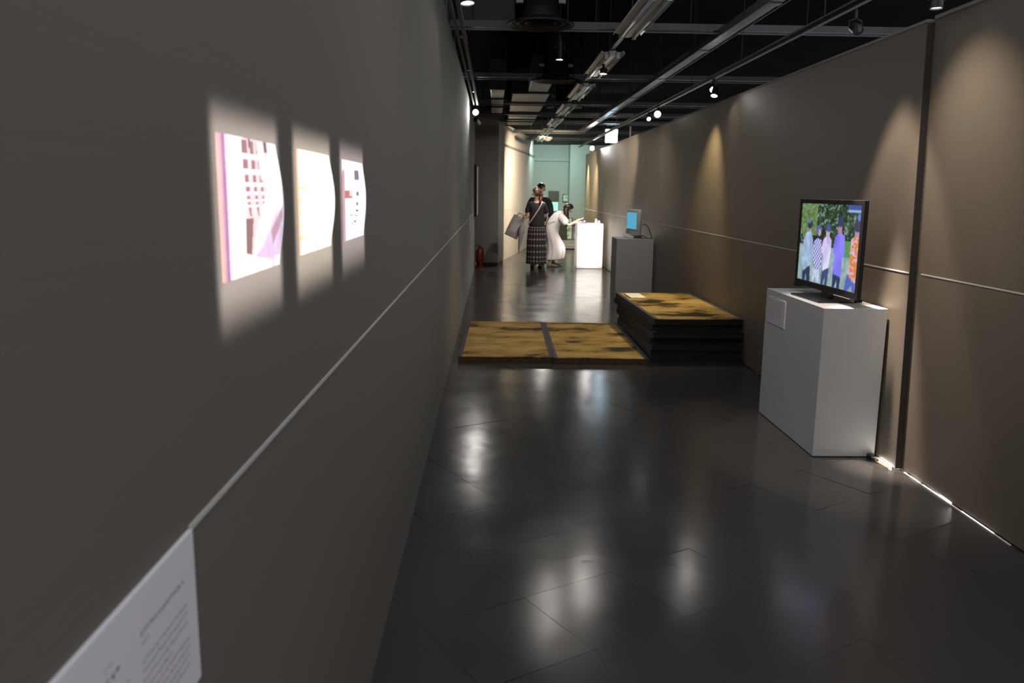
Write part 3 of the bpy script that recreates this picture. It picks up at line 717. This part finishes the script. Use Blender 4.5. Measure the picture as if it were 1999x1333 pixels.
# plug and cable behind the plinth foot
t = thing('power_adapter', (2.345, 4.79, 0), 'small black plug with cable on the floor behind the near plinth', 'power adapter')
MB().box((-.022, -.012, .0), (.022, .05, .028), .004).build('adapter_body', M_BLACKP, t)
MB().tube([(0, -.01, .01), (-.005, -.06, .008), (.006, -.12, .006), (.012, -.17, .005)], .004).build('cable', mat('yellow_cable', (.35, .24, .04), .5), t, True)
MB().tube([(.0, .045, .015), (.02, .055, .012), (.031, .04, .006), (.034, .0, .005)], .004).build('cable', M_BLACKP, t, True)

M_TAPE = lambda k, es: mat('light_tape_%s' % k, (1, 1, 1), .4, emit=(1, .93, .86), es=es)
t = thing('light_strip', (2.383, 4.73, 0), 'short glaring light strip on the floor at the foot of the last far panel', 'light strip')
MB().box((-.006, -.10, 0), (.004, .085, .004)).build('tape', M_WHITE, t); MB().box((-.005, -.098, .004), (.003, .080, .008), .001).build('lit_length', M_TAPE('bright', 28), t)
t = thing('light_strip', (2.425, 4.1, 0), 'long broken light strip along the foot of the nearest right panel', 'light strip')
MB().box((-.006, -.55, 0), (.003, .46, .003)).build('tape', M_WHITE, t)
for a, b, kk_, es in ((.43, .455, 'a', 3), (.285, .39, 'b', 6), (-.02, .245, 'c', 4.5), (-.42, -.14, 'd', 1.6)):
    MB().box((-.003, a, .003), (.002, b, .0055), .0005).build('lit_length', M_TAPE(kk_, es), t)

# ------------------------------------------------------------------ small white monitor on the second plinth
t = thing('small_monitor', (2.075, 12.40, .93), 'small white rounded monitor with a blue screen on the shaded plinth', 'monitor', rz=math.atan2(-.52, .115))
# local +x runs to the near edge, local -y is the screen side
MB().box((-.24, -.0, .045), (.24, .062, .425), .022).build('casing', M_WHITE, t, True)
MB().box((-.205, -.006, .12), (.205, .002, .39), .004).build('screen_frame', mat('silver_plastic', (.55, .56, .58), .35), t); sf = t.children[-1]
MB().box((-.19, -.009, .135), (.19, -.005, .378)).build('screen', mat('blue_screen', (.02, .03, .05), .2, emit=(.10, .42, .62), es=.9), sf)
MB().box((-.13, -.09, 0), (.13, .12, .022), .008).build('foot', M_WHITE, t, True)
MB().box((-.05, .01, .02), (.05, .05, .06), .006).build('neck', M_WHITE, t)
for s in (-1, 1): MB().lathe([(.001, 0), (.02, 0), (.02, .01), (.001, .012)], (s*.2, -.004, .085), 14, Matrix.Rotation(PI/2, 3, 'X')).build('speaker', mat('silver_plastic', (.5, .5, .5), .4), t)
t = thing('power_cable', (2.25, 12.40, .93), 'black cable looping behind the small monitor', 'cable')
MB().tube([(-.045, -.135, .20), (.0, -.14, .21), (.05, -.13, .16), (.08, -.18, .06), (.092, -.22, .006), (.02, -.2, .006), (-.10, -.17, .006), (-.17, -.15, .008), (-.12, -.1, .03), (-.03, -.12, .04), (.03, -.18, .01)], .007, 8).build('lead', M_BLACKP, t, True)
# things on the far plinth
gl = mat('clear_glass', (.9, .92, .92), .05, trans=.7)
def cup(loc, r, hh, m, label):
    t = thing('glass_jar', loc, label, 'jar', 'small objects on the lit plinth')
    MB().lathe([(r*.7, 0), (r, .01), (r, hh*.7), (r*.55, hh*.85), (r*.55, hh), (r*.45, hh), (r*.45, hh*.82), (r*.86, hh*.66), (r*.86, .02), (.001, .015)], (0, 0, 0), 18).build('jar_body', m, t, True)
    MB().lathe([(r*.6, 0), (r*.6, .012), (.001, .014)], (0, 0, hh), 18).build('stopper', M_WHITE, t); return t
cup((2.18, 17.62, .945), .032, .085, gl, 'taller clear jar on the lit plinth'); cup((2.245, 17.66, .945), .028, .05, gl, 'shorter clear jar on the lit plinth')
t = thing('blue_object', (1.92, 17.6, .945), 'small violet-blue trinket on the left of the lit plinth', 'trinket')
MB().lathe([(.001, 0), (.05, 0), (.06, .015), (.04, .03), (.001, .034)], (0, 0, 0), 20).build('dish', mat('violet_glaze', (.12, .10, .60), .3), t, True)
MB().lathe([(.001, 0), (.022, .004), (.018, .025), (.001, .03)], (.01, 0, .03), 12).build('lump', mat('white_glaze', (.7, .7, .8), .3), t, True)

# ------------------------------------------------------------------ green room things
t = thing('wall_screen', (1.86, 25.93, 1.0), 'dark screen over a glowing cyan panel on the end wall', 'screen')
MB().box((-.16, 0, .30), (.16, .06, .62), .004).build('dark_monitor', mat('dark_green_plastic', (.03, .045, .035), .4), t)
MB().box((-.15, .02, .0), (.15, .06, .29), .004).build('panel_case', M_WHITE, t)
MB().box((-.14, .014, .01), (.14, .0195, .28)).build('lit_panel', mat('cyan_panel', (.3, .6, .55), .3, emit=(.36, .78, .68), es=.75), t)
def poster(loc, wd, hh, label, marks, lean=0):
    t = thing('poster', loc, label, 'poster', 'posters by the end wall')
    R = Matrix.Rotation(-lean, 3, 'X')
    MB().box((-wd/2, 0, 0), (wd/2, .025, hh), .002, R, (0, 0, 0)).build('frame', M_BLACK, t)
    MB().box((-wd/2+.018, -.004, .018), (wd/2-.03, 0, hh-.018), 0, R, (0, 0, 0)).build('sheet', mat('pale_green_sheet', (.55, .75, .60), .5), t)
    mb = MB(); rn = random.Random(4)
    for (x, z, s) in marks:
        glyphs(mb, x, z, s, 1, rn, lambda a, b: R @ Vector((a, -.0045, b)))
        glyphs(mb, x+.01, z-.02, s*.7, 1, rn, lambda a, b: R @ Vector((a, -.0046, b)))
    mb.build('brush_marks', mat('dark_green_ink', (.03, .07, .05), .7), t); return t
poster((2.235, 25.95, 1.29), .19, .23, 'small framed sheet pinned up on the end wall', [(.02, .15, .06)])
poster((2.15, 23.75, .25), .24, .62, 'tall framed sheet with dark brush marks standing on the low platform', [(-.02, .50, .12), (.0, .28, .14), (-.01, .12, .07)], .06)
t = thing('low_platform', (2.0, 23.0, 0), 'low grey platform in front of the green-lit end wall', 'platform')
MG = mat('platform_grey', (.30, .33, .31), .6)
MB().box((-.55, .3, .02), (.9, 2.3, .24), .004).build('deck', MG, t); MB().box((-.5, .36, 0), (.85, 2.25, .06)).build('dark_base', M_BLACK, t)
MB().box((-.56, .28, .11), (.9, .30, .13)).build('edge_strip', mat('edge_light', (.5, .55, .5), .5), t)
t = thing('crate', (2.32, 23.62, .24), 'stacked grey boxes beside the brush-marked sheet', 'crate')
MB().box((-.075, -.05, 0), (.09, .14, .27), .004).build('lower_box', mat('crate_blue_grey', (.16, .19, .22), .6), t); MB().box((-.065, -.045, .275), (.08, .13, .40), .004).build('upper_box', mat('crate_blue_grey', (.2, .2, .2), .6), t)
MB().box((-.02, -.052, .05), (.03, -.048, .22)).build('label_patch', mat('edge_light', (.5, .5, .5), .5), t)
t = thing('dark_bundle', (2.36, 23.62, .642), 'dark rounded bundle resting on the stacked boxes', 'bag')
MB().lathe([(.001, 0), (.075, .01), (.09, .06), (.06, .12), (.001, .14)], (-.03, .02, 0), 16).build('bundle', M_BLACK, t, True); MB().tube([(-.07, .02, .12), (-.03, .02, .19), (.01, .02, .12)], .01).build('carry_strap', M_BLACKP, t)
t = thing('easel_board', (1.96, 23.70, .24), 'dark board leaning behind the visitor in white', 'board')
MB().prism([(-.13, 0), (.16, 0), (.12, .66), (-.02, .66)], 1, .0, .03).build('board', mat('dark_board', (.02, .03, .025), .6), t); MB().cyl((.0, .03, .5), (.03, .26, 0), .012).build('prop', M_BLACK, t)

# ------------------------------------------------------------------ people
def skin(name, verts, edges, radii, roots, m, parent, sub=2, extra=None):
    me = bpy.data.meshes.new('tmp'); me.from_pydata([tuple(v) for v in verts], edges, [])
    o = bpy.data.objects.new('tmp', me); COL.objects.link(o)
    sk = o.modifiers.new('s', 'SKIN'); sk.branch_smoothing = .6; sk.use_smooth_shade = True
    lay = me.skin_vertices[0].data
    for i, r in enumerate(radii): lay[i].radius = (r, r) if not isinstance(r, tuple) else r
    for i in range(len(verts)): lay[i].use_root = i in roots
    ss = o.modifiers.new('u', 'SUBSURF'); ss.levels = sub; ss.render_levels = sub
    dg = bpy.context.evaluated_depsgraph_get(); dg.update()
    out = bpy.data.meshes.new_from_object(o.evaluated_get(dg)); bpy.data.objects.remove(o)
    out.materials.clear(); r = link(name, out, m, parent, True); return r
class Sk:
    def __init__(s): s.v, s.e, s.r, s.roots = [], [], [], []
    def chain(s, pts, start=None, root=False):
        ids = []; prev = start
        for p, r in pts:
            s.v.append(Vector(p)); s.r.append(r); i = len(s.v)-1
            if prev is not None: s.e.append((prev, i))
            elif root: s.roots.append(i)
            prev = i; ids.append(i)
        return ids
    def hand(s, wrist, dirv, side, palm_n, curl=.4, start=None):
        """palm continues the arm; four fingers of different length and a thumb from the side of the palm"""
        dv = Vector(dirv).normalized(); sd = Vector(side).normalized(); nn = Vector(palm_n).normalized(); w0 = Vector(wrist)
        s.chain([(w0+dv*.035, (.030, .016)), (w0+dv*.075, (.034, .014))], start)
        for k, (o, L) in enumerate(((-.028, .068), (-.009, .078), (.010, .073), (.028, .058))):
            b = w0+dv*.070+sd*o; c1 = b+dv*L*.45; c2 = c1+(dv*math.cos(curl)+nn*math.sin(curl))*L*.35; c3 = c2+(dv*math.cos(2*curl)+nn*math.sin(2*curl))*L*.28
            s.chain([(b, .009), (c1, .0085), (c2, .008), (c3, .0065)], None, True)
        b = w0+dv*.03-sd*.026; s.chain([(b, .011), (b+(dv*.6-sd*.7)*.04, .0095), (b+(dv*.9-sd*.75+nn*.3)*.065, .0075)], None, True)
def loft(name, rings, m, parent, n=40, fold=0, nf=9, uv=False, cap=False, seed=0, uvs=(1, 1)):
    """rings: (centre, axis1*radius, axis2*radius, fold amount)"""
    V = []; F = []; U = []
    ph = random.Random(seed).uniform(0, 6)
    for j, (c_, a1, a2, fo) in enumerate(rings):
        c_, a1, a2 = Vector(c_), Vector(a1), Vector(a2)
        for i in range(n):
            th = 2*PI*i/n; k = 1+fo*(.6*math.sin(nf*th+ph)+.4*math.sin((nf*2-3)*th+ph*2+.4*j))
            V.append(c_+(a1*math.cos(th)+a2*math.sin(th))*k)
    for j in range(len(rings)-1):
        for i in range(n): F.append((j*n+i, j*n+(i+1) % n, (j+1)*n+(i+1) % n, (j+1)*n+i))
    if cap: F.append(tuple(range((len(rings)-1)*n, len(rings)*n)))
    me = bpy.data.meshes.new(name); me.from_pydata([tuple(v) for v in V], [], F)
    if uv:
        L = me.uv_layers.new(name='cloth'); li = 0
        for f in F[:(len(rings)-1)*n]:
            j, i = divmod(F.index(f) if False else li//4, n); li += 4
            for q, (ii, jj) in enumerate(((i, j), (i+1, j), (i+1, j+1), (i, j+1))): L.data[li-4+q].uv = (ii/n*uvs[0], jj/(len(rings)-1)*uvs[1])
    o = link(name, me, m, parent, True)
    so = o.modifiers.new('thick', 'SOLIDIFY'); so.thickness = .004; so.offset = -1
    sb = o.modifiers.new('sub', 'SUBSURF'); sb.levels = 1; sb.render_levels = 1
    return o
SKIN = mat('skin', (.50, .30, .21), .5); HAIRB = mat('brown_hair', (.060, .026, .014), .4, bump=.4, bump_s=90); HAIRK = mat('black_hair', (.012, .009, .008), .4, bump=.4, bump_s=90)
BLK = mat('black_cotton', (.014, .015, .018), .85); NAVY = mat('dark_jacket', (.010, .012, .020), .85); WHT = mat('white_linen', (.58, .55, .56), .85)
SHOE = mat('black_shoe', (.012, .011, .011), .5); SHOEG = mat('grey_shoe', (.20, .18, .15), .6)
def plaid():
    m = mat('plaid_cotton', (.02, .018, .02), .85); nt = m.node_tree; N = nt.nodes; L = nt.links; b = N['Principled BSDF']
    u = N.new('ShaderNodeUVMap'); u.uv_map = 'cloth'; sp = N.new('ShaderNodeSeparateXYZ'); L.new(u.outputs[0], sp.inputs[0])
    def bars(ax, k, wd):
        a = N.new('ShaderNodeMath'); a.operation = 'MULTIPLY'; a.inputs[1].default_value = k; L.new(sp.outputs[ax], a.inputs[0])
        f = N.new('ShaderNodeMath'); f.operation = 'FRACT'; L.new(a.outputs[0], f.inputs[0])
        l = N.new('ShaderNodeMath'); l.operation = 'LESS_THAN'; l.inputs[1].default_value = wd; L.new(f.outputs[0], l.inputs[0]); return l.outputs[0]
    s = N.new('ShaderNodeMath'); s.operation = 'ADD'; L.new(bars('X', 20, .30), s.inputs[0]); L.new(bars('Y', 8, .26), s.inputs[1])
    cr = N.new('ShaderNodeValToRGB'); e = cr.color_ramp.elements; e[0].color = (.012, .010, .014, 1); e[1].color = (.45, .41, .45, 1)
    k = e.new(.5); k.color = (.055, .048, .056, 1)
    hf = N.new('ShaderNodeMath'); hf.operation = 'MULTIPLY'; hf.inputs[1].default_value = .5; L.new(s.outputs[0], hf.inputs[0])
    L.new(hf.outputs[0], cr.inputs[0]); L.new(cr.outputs[0], b.inputs['Base Color']); return m
PLAID = plaid()
def head(parent, c_, fwd, up, hairm, R=.098, long=None):
    """face details: eyes, ears and a hair cap that leaves the face free"""
    c_ = Vector(c_); fwd = Vector(fwd).normalized(); up = Vector(up).normalized(); sd = fwd.cross(up).normalized(); up = sd.cross(fwd)
    q = Matrix((sd, fwd, up)).transposed()
    for s in (-1, 1):
        MB().lathe([(.001, -.007), (.009, -.004), (.010, 0), (.006, .006), (.001, .007)], c_+q @ Vector((s*.030, R*.80, .0)), 10).build('eye', M_BLACKP, parent, True)
    mb = MB(); rows = []
    for j in range(9):
        ph = j/8*PI*.66; ring = []
        for i in range(24):
            th = 2*PI*i/24; f = math.sin(th)
            p2 = min(ph, PI*.66 if f < .25 else PI*.30+.36*PI*(1-min(1, (f-.25)/.5)))
            ring.append(c_+q @ Vector((math.sin(p2)*math.cos(th)*R*.92, math.sin(p2)*math.sin(th)*R*1.12-.008, math.cos(p2)*R*1.22+.012)))
        rows.append(ring)
    mb.rings(rows, True).build('hair', hairm, parent, True)
def shoe(parent, heel, yaw_, m, L=.25):
    R = Matrix.Rotation(yaw_, 3, 'Z'); secs = [(-.02, .030, .075), (.04, .036, .085), (.11, .040, .065), (.18, .044, .045), (.23, .030, .032)]
    rows = []
    for x, wv, hh in secs:
        rows.append([Vector(heel)+R @ Vector((x*L/.25, wv*math.cos(2*PI*k/12), max(0, hh*.5+hh*.55*math.sin(2*PI*k/12)))) for k in range(12)])
    MB().rings(rows).build('shoe', m, parent, True)

# visitor in the plaid skirt, back to the camera, head turned left
t = thing('person', (.895, 17.25, 0), 'person in black tee shirt and long plaid skirt holding a grey bag', 'person')
k = Sk()
body = k.chain([((0, 0, .90), .12), ((0, .0, 1.05), .105), ((0, .01, 1.22), .115), ((0, .02, 1.34), .085), ((-.005, .02, 1.42), .046), ((-.012, .015, 1.475), .052), ((-.018, .01, 1.53), (.078, .088)), ((-.018, .01, 1.60), (.080, .090)), ((-.016, .012, 1.645), .058)], None, True)
k.chain([((-.060, -.012, 1.545), (.030, .035)), ((-.108, -.018, 1.525), .010)], body[6])      # nose, head turned to the left
la = k.chain([((-.155, .02, 1.345), .050), ((-.185, .03, 1.22), .042), ((-.185, -.02, 1.09), .034), ((-.24, -.06, 1.07), .029), ((-.285, -.08, 1.055), .023)], body[3])
k.hand((-.285, -.08, 1.055), (-.9, -.3, -.35), (0, 1, .0), (.2, 0, -1), .8, la[-1])
ra = k.chain([((.155, .02, 1.345), .050), ((.185, .05, 1.20), .042), ((.17, .10, 1.08), .034), ((.13, .22, 1.10), .028), ((.10, .28, 1.13), .022)], body[3])
k.hand((.10, .28, 1.13), (-.4, .9, .2), (.9, .3, 0), (0, 0, 1), .4, ra[-1])
for s in (-1, 1):
    k.chain([((s*.085, 0, .82), .085), ((s*.085, .01, .48), .058), ((s*.085, .0, .25), .050), ((s*.085, -.01, .085), .036), ((s*.09, .06, .035), .034), ((s*.095, .13, .028), .026)], body[0])
skin('body', k.v, k.e, k.r, k.roots, SKIN, t)
head(t, (-.018, .012, 1.555), (-.9, -.15, -.05), (0, 0, 1), HAIRB)
MB().lathe([(.001, -.055), (.03, -.045), (.045, -.01), (.036, .03), (.001, .045)], (.085, .02, 1.54), 16).build('hair_bun', HAIRB, t, True)
MB().tube([(.07, .0, 1.5), (.075, -.03, 1.42), (.06, -.06, 1.34)], .030).build('ponytail', HAIRB, t, True)
kk = Sk(); b_ = kk.chain([((0, 0, .80), (.185, .155)), ((0, 0, .98), (.18, .14)), ((0, .01, 1.20), (.185, .135)), ((0, .02, 1.345), (.135, .105)), ((-.003, .02, 1.415), .066)], None, True)
kk.chain([((-.15, .02, 1.345), .068), ((-.19, .03, 1.23), .066), ((-.20, .01, 1.14), .064)], b_[3]); kk.chain([((.15, .02, 1.345), .068), ((.19, .045, 1.22), .066), ((.185, .07, 1.14), .064)], b_[3])
skin('tee_shirt', kk.v, kk.e, kk.r, kk.roots, BLK, t)
loft('plaid_skirt', [((0, 0, z), (rx, 0, 0), (0, ry, 0), fo) for z, rx, ry, fo in ((.88, .165, .125, 0), (.80, .185, .14, .01), (.62, .20, .165, .02), (.40, .205, .19, .03), (.22, .212, .21, .04), (.11, .215, .215, .05))], PLAID, t, 48, uv=True, seed=3)
for s in (-1, 1): shoe(t, (s*.09, .0, 0), PI/2+.1*s, SHOE)
MB().tube([(.10, -.055, 1.40), (.085, -.112, 1.34), (.03, -.128, 1.24), (-.05, -.128, 1.12), (-.13, -.128, 1.0), (-.17, -.10, .93)], .013, 6).build('bag_strap', mat('pink_strap', (.62, .46, .50), .6), t, True)
# tote bag and umbrella held in her left hand
Rb = Matrix.Rotation(.42, 3, 'Y')
t2 = thing('tote_bag', (.895-.375, 17.25-.11, 1.05), 'big grey tote bag with a faded print hanging from a hand', 'bag')
rows = []
for z, wv, dv in ((0.04, .125, .030), (-.10, .135, .05), (-.28, .14, .06), (-.40, .14, .055), (-.415, .13, .045)):
    rows.append([Rb @ Vector((x*wv, y*dv, z)) for x, y in ((-1, -.6), (-.8, -1), (.8, -1), (1, -.6), (1, .6), (.8, 1), (-.8, 1), (-1, .6))])
MB().rings(rows).build('bag_body', mat('grey_canvas', (.36, .35, .35), .8, noise_s=14, noise_a=.35), t2)
MB().tube([Rb @ Vector(p) for p in ((-.07, -.03, .03), (-.04, -.03, .10), (.04, -.03, .10), (.07, -.03, .03))], .008).build('bag_handle', mat('dark_webbing', (.06, .055, .05), .8), t2, True)
MB().prism([(-.09, -.30), (.05, -.30), (.07, -.12), (-.05, -.10)], 1, -.0615, -.060).build('faded_print', mat('pale_print', (.50, .48, .48), .8), t2).rotation_euler = (0, .42, 0)
t3 = thing('umbrella', (.895-.285, 17.25-.23, 1.06), 'folded pale grey umbrella pointing down beside the tote bag', 'umbrella')
ax = (Vector((-.10, -.06, -.72))).normalized(); qa = ax.to_track_quat('Z', 'Y').to_matrix()
MB().lathe([(.012, .10), (.050, .16), (.062, .26), (.045, .45), (.022, .62), (.010, .68)], (0, 0, 0), 10, qa).build('folded_canopy', mat('grey_nylon', (.34, .33, .34), .5, noise_s=12, noise_a=.5), t3)
MB().cyl((0, 0, 0), ax*.72, .006).build('shaft', mat('wood_shaft', (.16, .09, .04), .5), t3); MB().tube([(0, 0, 0), ax*-.05, ax*-.08+Vector((.03, 0, 0)), Vector((.06, 0, .03))], .010).build('crook_handle', mat('wood_shaft', (.16, .09, .04), .5), t3, True)

# visitor in dark clothes, mostly hidden behind
t = thing('person', (1.02, 18.5, 0), 'person in dark clothes with short black hair standing behind the plaid skirt', 'person')
k = Sk()
body = k.chain([((0, 0, .96), .125), ((0, 0, 1.14), .12), ((0, .0, 1.32), .125), ((0, .0, 1.45), .09), ((.01, 0, 1.53), .05), ((.02, 0, 1.585), .055), ((.03, 0, 1.64), (.08, .09)), ((.03, 0, 1.70), (.082, .092)), ((.028, 0, 1.742), .058)], None, True)
k.chain([((.085, -.03, 1.645), (.03, .035)), ((.128, -.05, 1.63), .010)], body[6])
for s in (-1, 1):
    a_ = k.chain([((s*.17, 0, 1.44), .055), ((s*.235, .02, 1.26), .045), ((s*.25, 0, 1.14), .038), ((s*.22, -.03+.1*s, 1.03), .030), ((s*.19, -.05+.18*s, .96), .023)], body[3])
    k.hand((s*.19, -.05+.18*s, .96), (-.2*s, .6, -.6), (1, 0, 0), (-s, 0, -.2), .5, a_[-1])
    k.chain([((s*.09, 0, .86), .09), ((s*.09, .01, .50), .06), ((s*.09, 0, .27), .052), ((s*.09, -.01, .085), .038), ((s*.095, .06, .035), .034), ((s*.1, .13, .028), .026)], body[0])
skin('body', k.v, k.e, k.r, k.roots, SKIN, t)
head(t, (.03, .0, 1.66), (.9, -.5, -.1), (0, 0, 1), HAIRK, .10)
kk = Sk(); b_ = kk.chain([((0, 0, .86), (.18, .14)), ((0, 0, 1.10), (.18, .13)), ((0, 0, 1.32), (.19, .13)), ((0, 0, 1.45), (.13, .10)), ((.005, 0, 1.51), .068)], None, True)
for s in (-1, 1): kk.chain([((s*.17, 0, 1.44), .078), ((s*.24, .02, 1.27), .072), ((s*.258, 0, 1.13), .062), ((s*.225, -.03+.1*s, 1.04), .05)], b_[3])
skin('jacket', kk.v, kk.e, kk.r, kk.roots, NAVY, t)
kk = Sk(); b_ = kk.chain([((0, 0, .94), (.165, .13))], None, True)
for s in (-1, 1): kk.chain([((s*.09, 0, .84), .10), ((s*.09, .01, .50), .082), ((s*.09, 0, .10), .072)], b_[0])
skin('trousers', kk.v, kk.e, kk.r, kk.roots, BLK, t)
for s in (-1, 1): shoe(t, (s*.09, 0, 0), PI/2, SHOE)

# visitor in the white dress, bending towards the lit plinth on the right
t = thing('person', (1.27, 17.85, 0), 'person in long white dress bending forward, one hand held out', 'person')
k = Sk()
body = k.chain([((-.03, 0, .80), .115), ((.02, 0, .92), .105), ((.10, 0, 1.04), .11), ((.18, 0, 1.13), .085), ((.235, -.01, 1.175), .046), ((.27, -.012, 1.195), .052), ((.305, -.02, 1.215), (.078, .085)), ((.335, -.02, 1.265), (.08, .09)), ((.345, -.02, 1.30), .058)], None, True)
k.chain([((.37, -.035, 1.19), (.03, .03)), ((.405, -.045, 1.165), .010)], body[6])
na = k.chain([((.155, -.16, 1.10), .048), ((.24, -.22, .99), .040), ((.33, -.24, .90), .032), ((.42, -.25, .955), .027), ((.50, -.255, 1.0), .022)], body[3])
k.hand((.50, -.255, 1.0), (.9, -.05, .36), (0, 1, .1), (-.2, 0, 1), .15, na[-1])
fa = k.chain([((.18, .16, 1.09), .048), ((.27, .20, .97), .040), ((.36, .20, .88), .032), ((.45, .16, .92), .027), ((.52, .12, .95), .022)], body[3])
k.hand((.52, .12, .95), (.9, -.2, .2), (0, 1, .1), (0, 0, -1), .5, fa[-1])
for s in (-1, 1):
    k.chain([((-.03+.03*s, s*.08, .72), .085), ((.04+.04*s, s*.08, .45), .058), ((.0+.04*s, s*.085, .25), .05), ((-.02+.05*s, s*.09, .085), .036), ((.04+.05*s, s*.09, .035), .034), ((.12+.05*s, s*.095, .028), .026)], body[0])
skin('body', k.v, k.e, k.r, k.roots, SKIN, t)
hf = Vector((.75, -.15, -.62)); head(t, (.325, -.02, 1.235), hf, (.62, 0, .75), HAIRK)
loft('dress', [((.06, 0, .155), (.20, 0, .02), (0, .23, 0), .07), ((.085, 0, .27), (.20, 0, .01), (0, .23, 0), .06), ((.095, 0, .42), (.205, 0, 0), (0, .215, 0), .045), ((.045, 0, .56), (.165, 0, 0), (0, .20, 0), .03),
               ((-.01, 0, .70), (.135, 0, .0), (0, .19, 0), .02), ((-.02, 0, .82), (.135, 0, -.03), (0, .18, 0), .01), ((.02, 0, .93), (.12, 0, -.07), (0, .175, 0), 0), ((.095, 0, 1.035), (.105, 0, -.085), (0, .18, 0), 0),
               ((.165, 0, 1.11), (.078, 0, -.078), (0, .165, 0), 0), ((.215, 0, 1.155), (.045, 0, -.05), (0, .085, 0), 0)], WHT, t, 48, nf=8, seed=5)
kk = Sk(); kk.chain([((.13, -.12, 1.10), .085), ((.20, -.19, 1.03), .095), ((.26, -.23, .965), .085), ((.30, -.24, .93), .062)], None, True); skin('sleeve', kk.v, kk.e, kk.r, kk.roots, WHT, t)
kk = Sk(); kk.chain([((.15, .12, 1.09), .085), ((.22, .18, 1.02), .095), ((.28, .20, .955), .085), ((.32, .20, .92), .062)], None, True); skin('sleeve', kk.v, kk.e, kk.r, kk.roots, WHT, t)
rows = []
for p, a_, b_ in (((.33, -.03, 1.29), .07, .09), ((.27, -.06, 1.23), .06, .085), ((.28, -.09, 1.13), .055, .07), ((.29, -.10, 1.02), .05, .06), ((.29, -.105, .92), .035, .05), ((.29, -.105, .86), .012, .02)):
    rows.append([Vector(p)+Vector((a_*math.cos(2*PI*i/16), b_*math.sin(2*PI*i/16), 0)) for i in range(16)])
MB().rings(rows).build('long_hair', HAIRK, t, True)
MB().tube([(-.13, -.10, .93), (-.06, -.165, .95), (.03, -.185, .98)], .005, 6).build('sash', mat('grey_sash', (.2, .18, .18), .8), t, True)
for s in (-1, 1): shoe(t, (-.05+.05*s, s*.09, 0), .1*s, SHOEG)
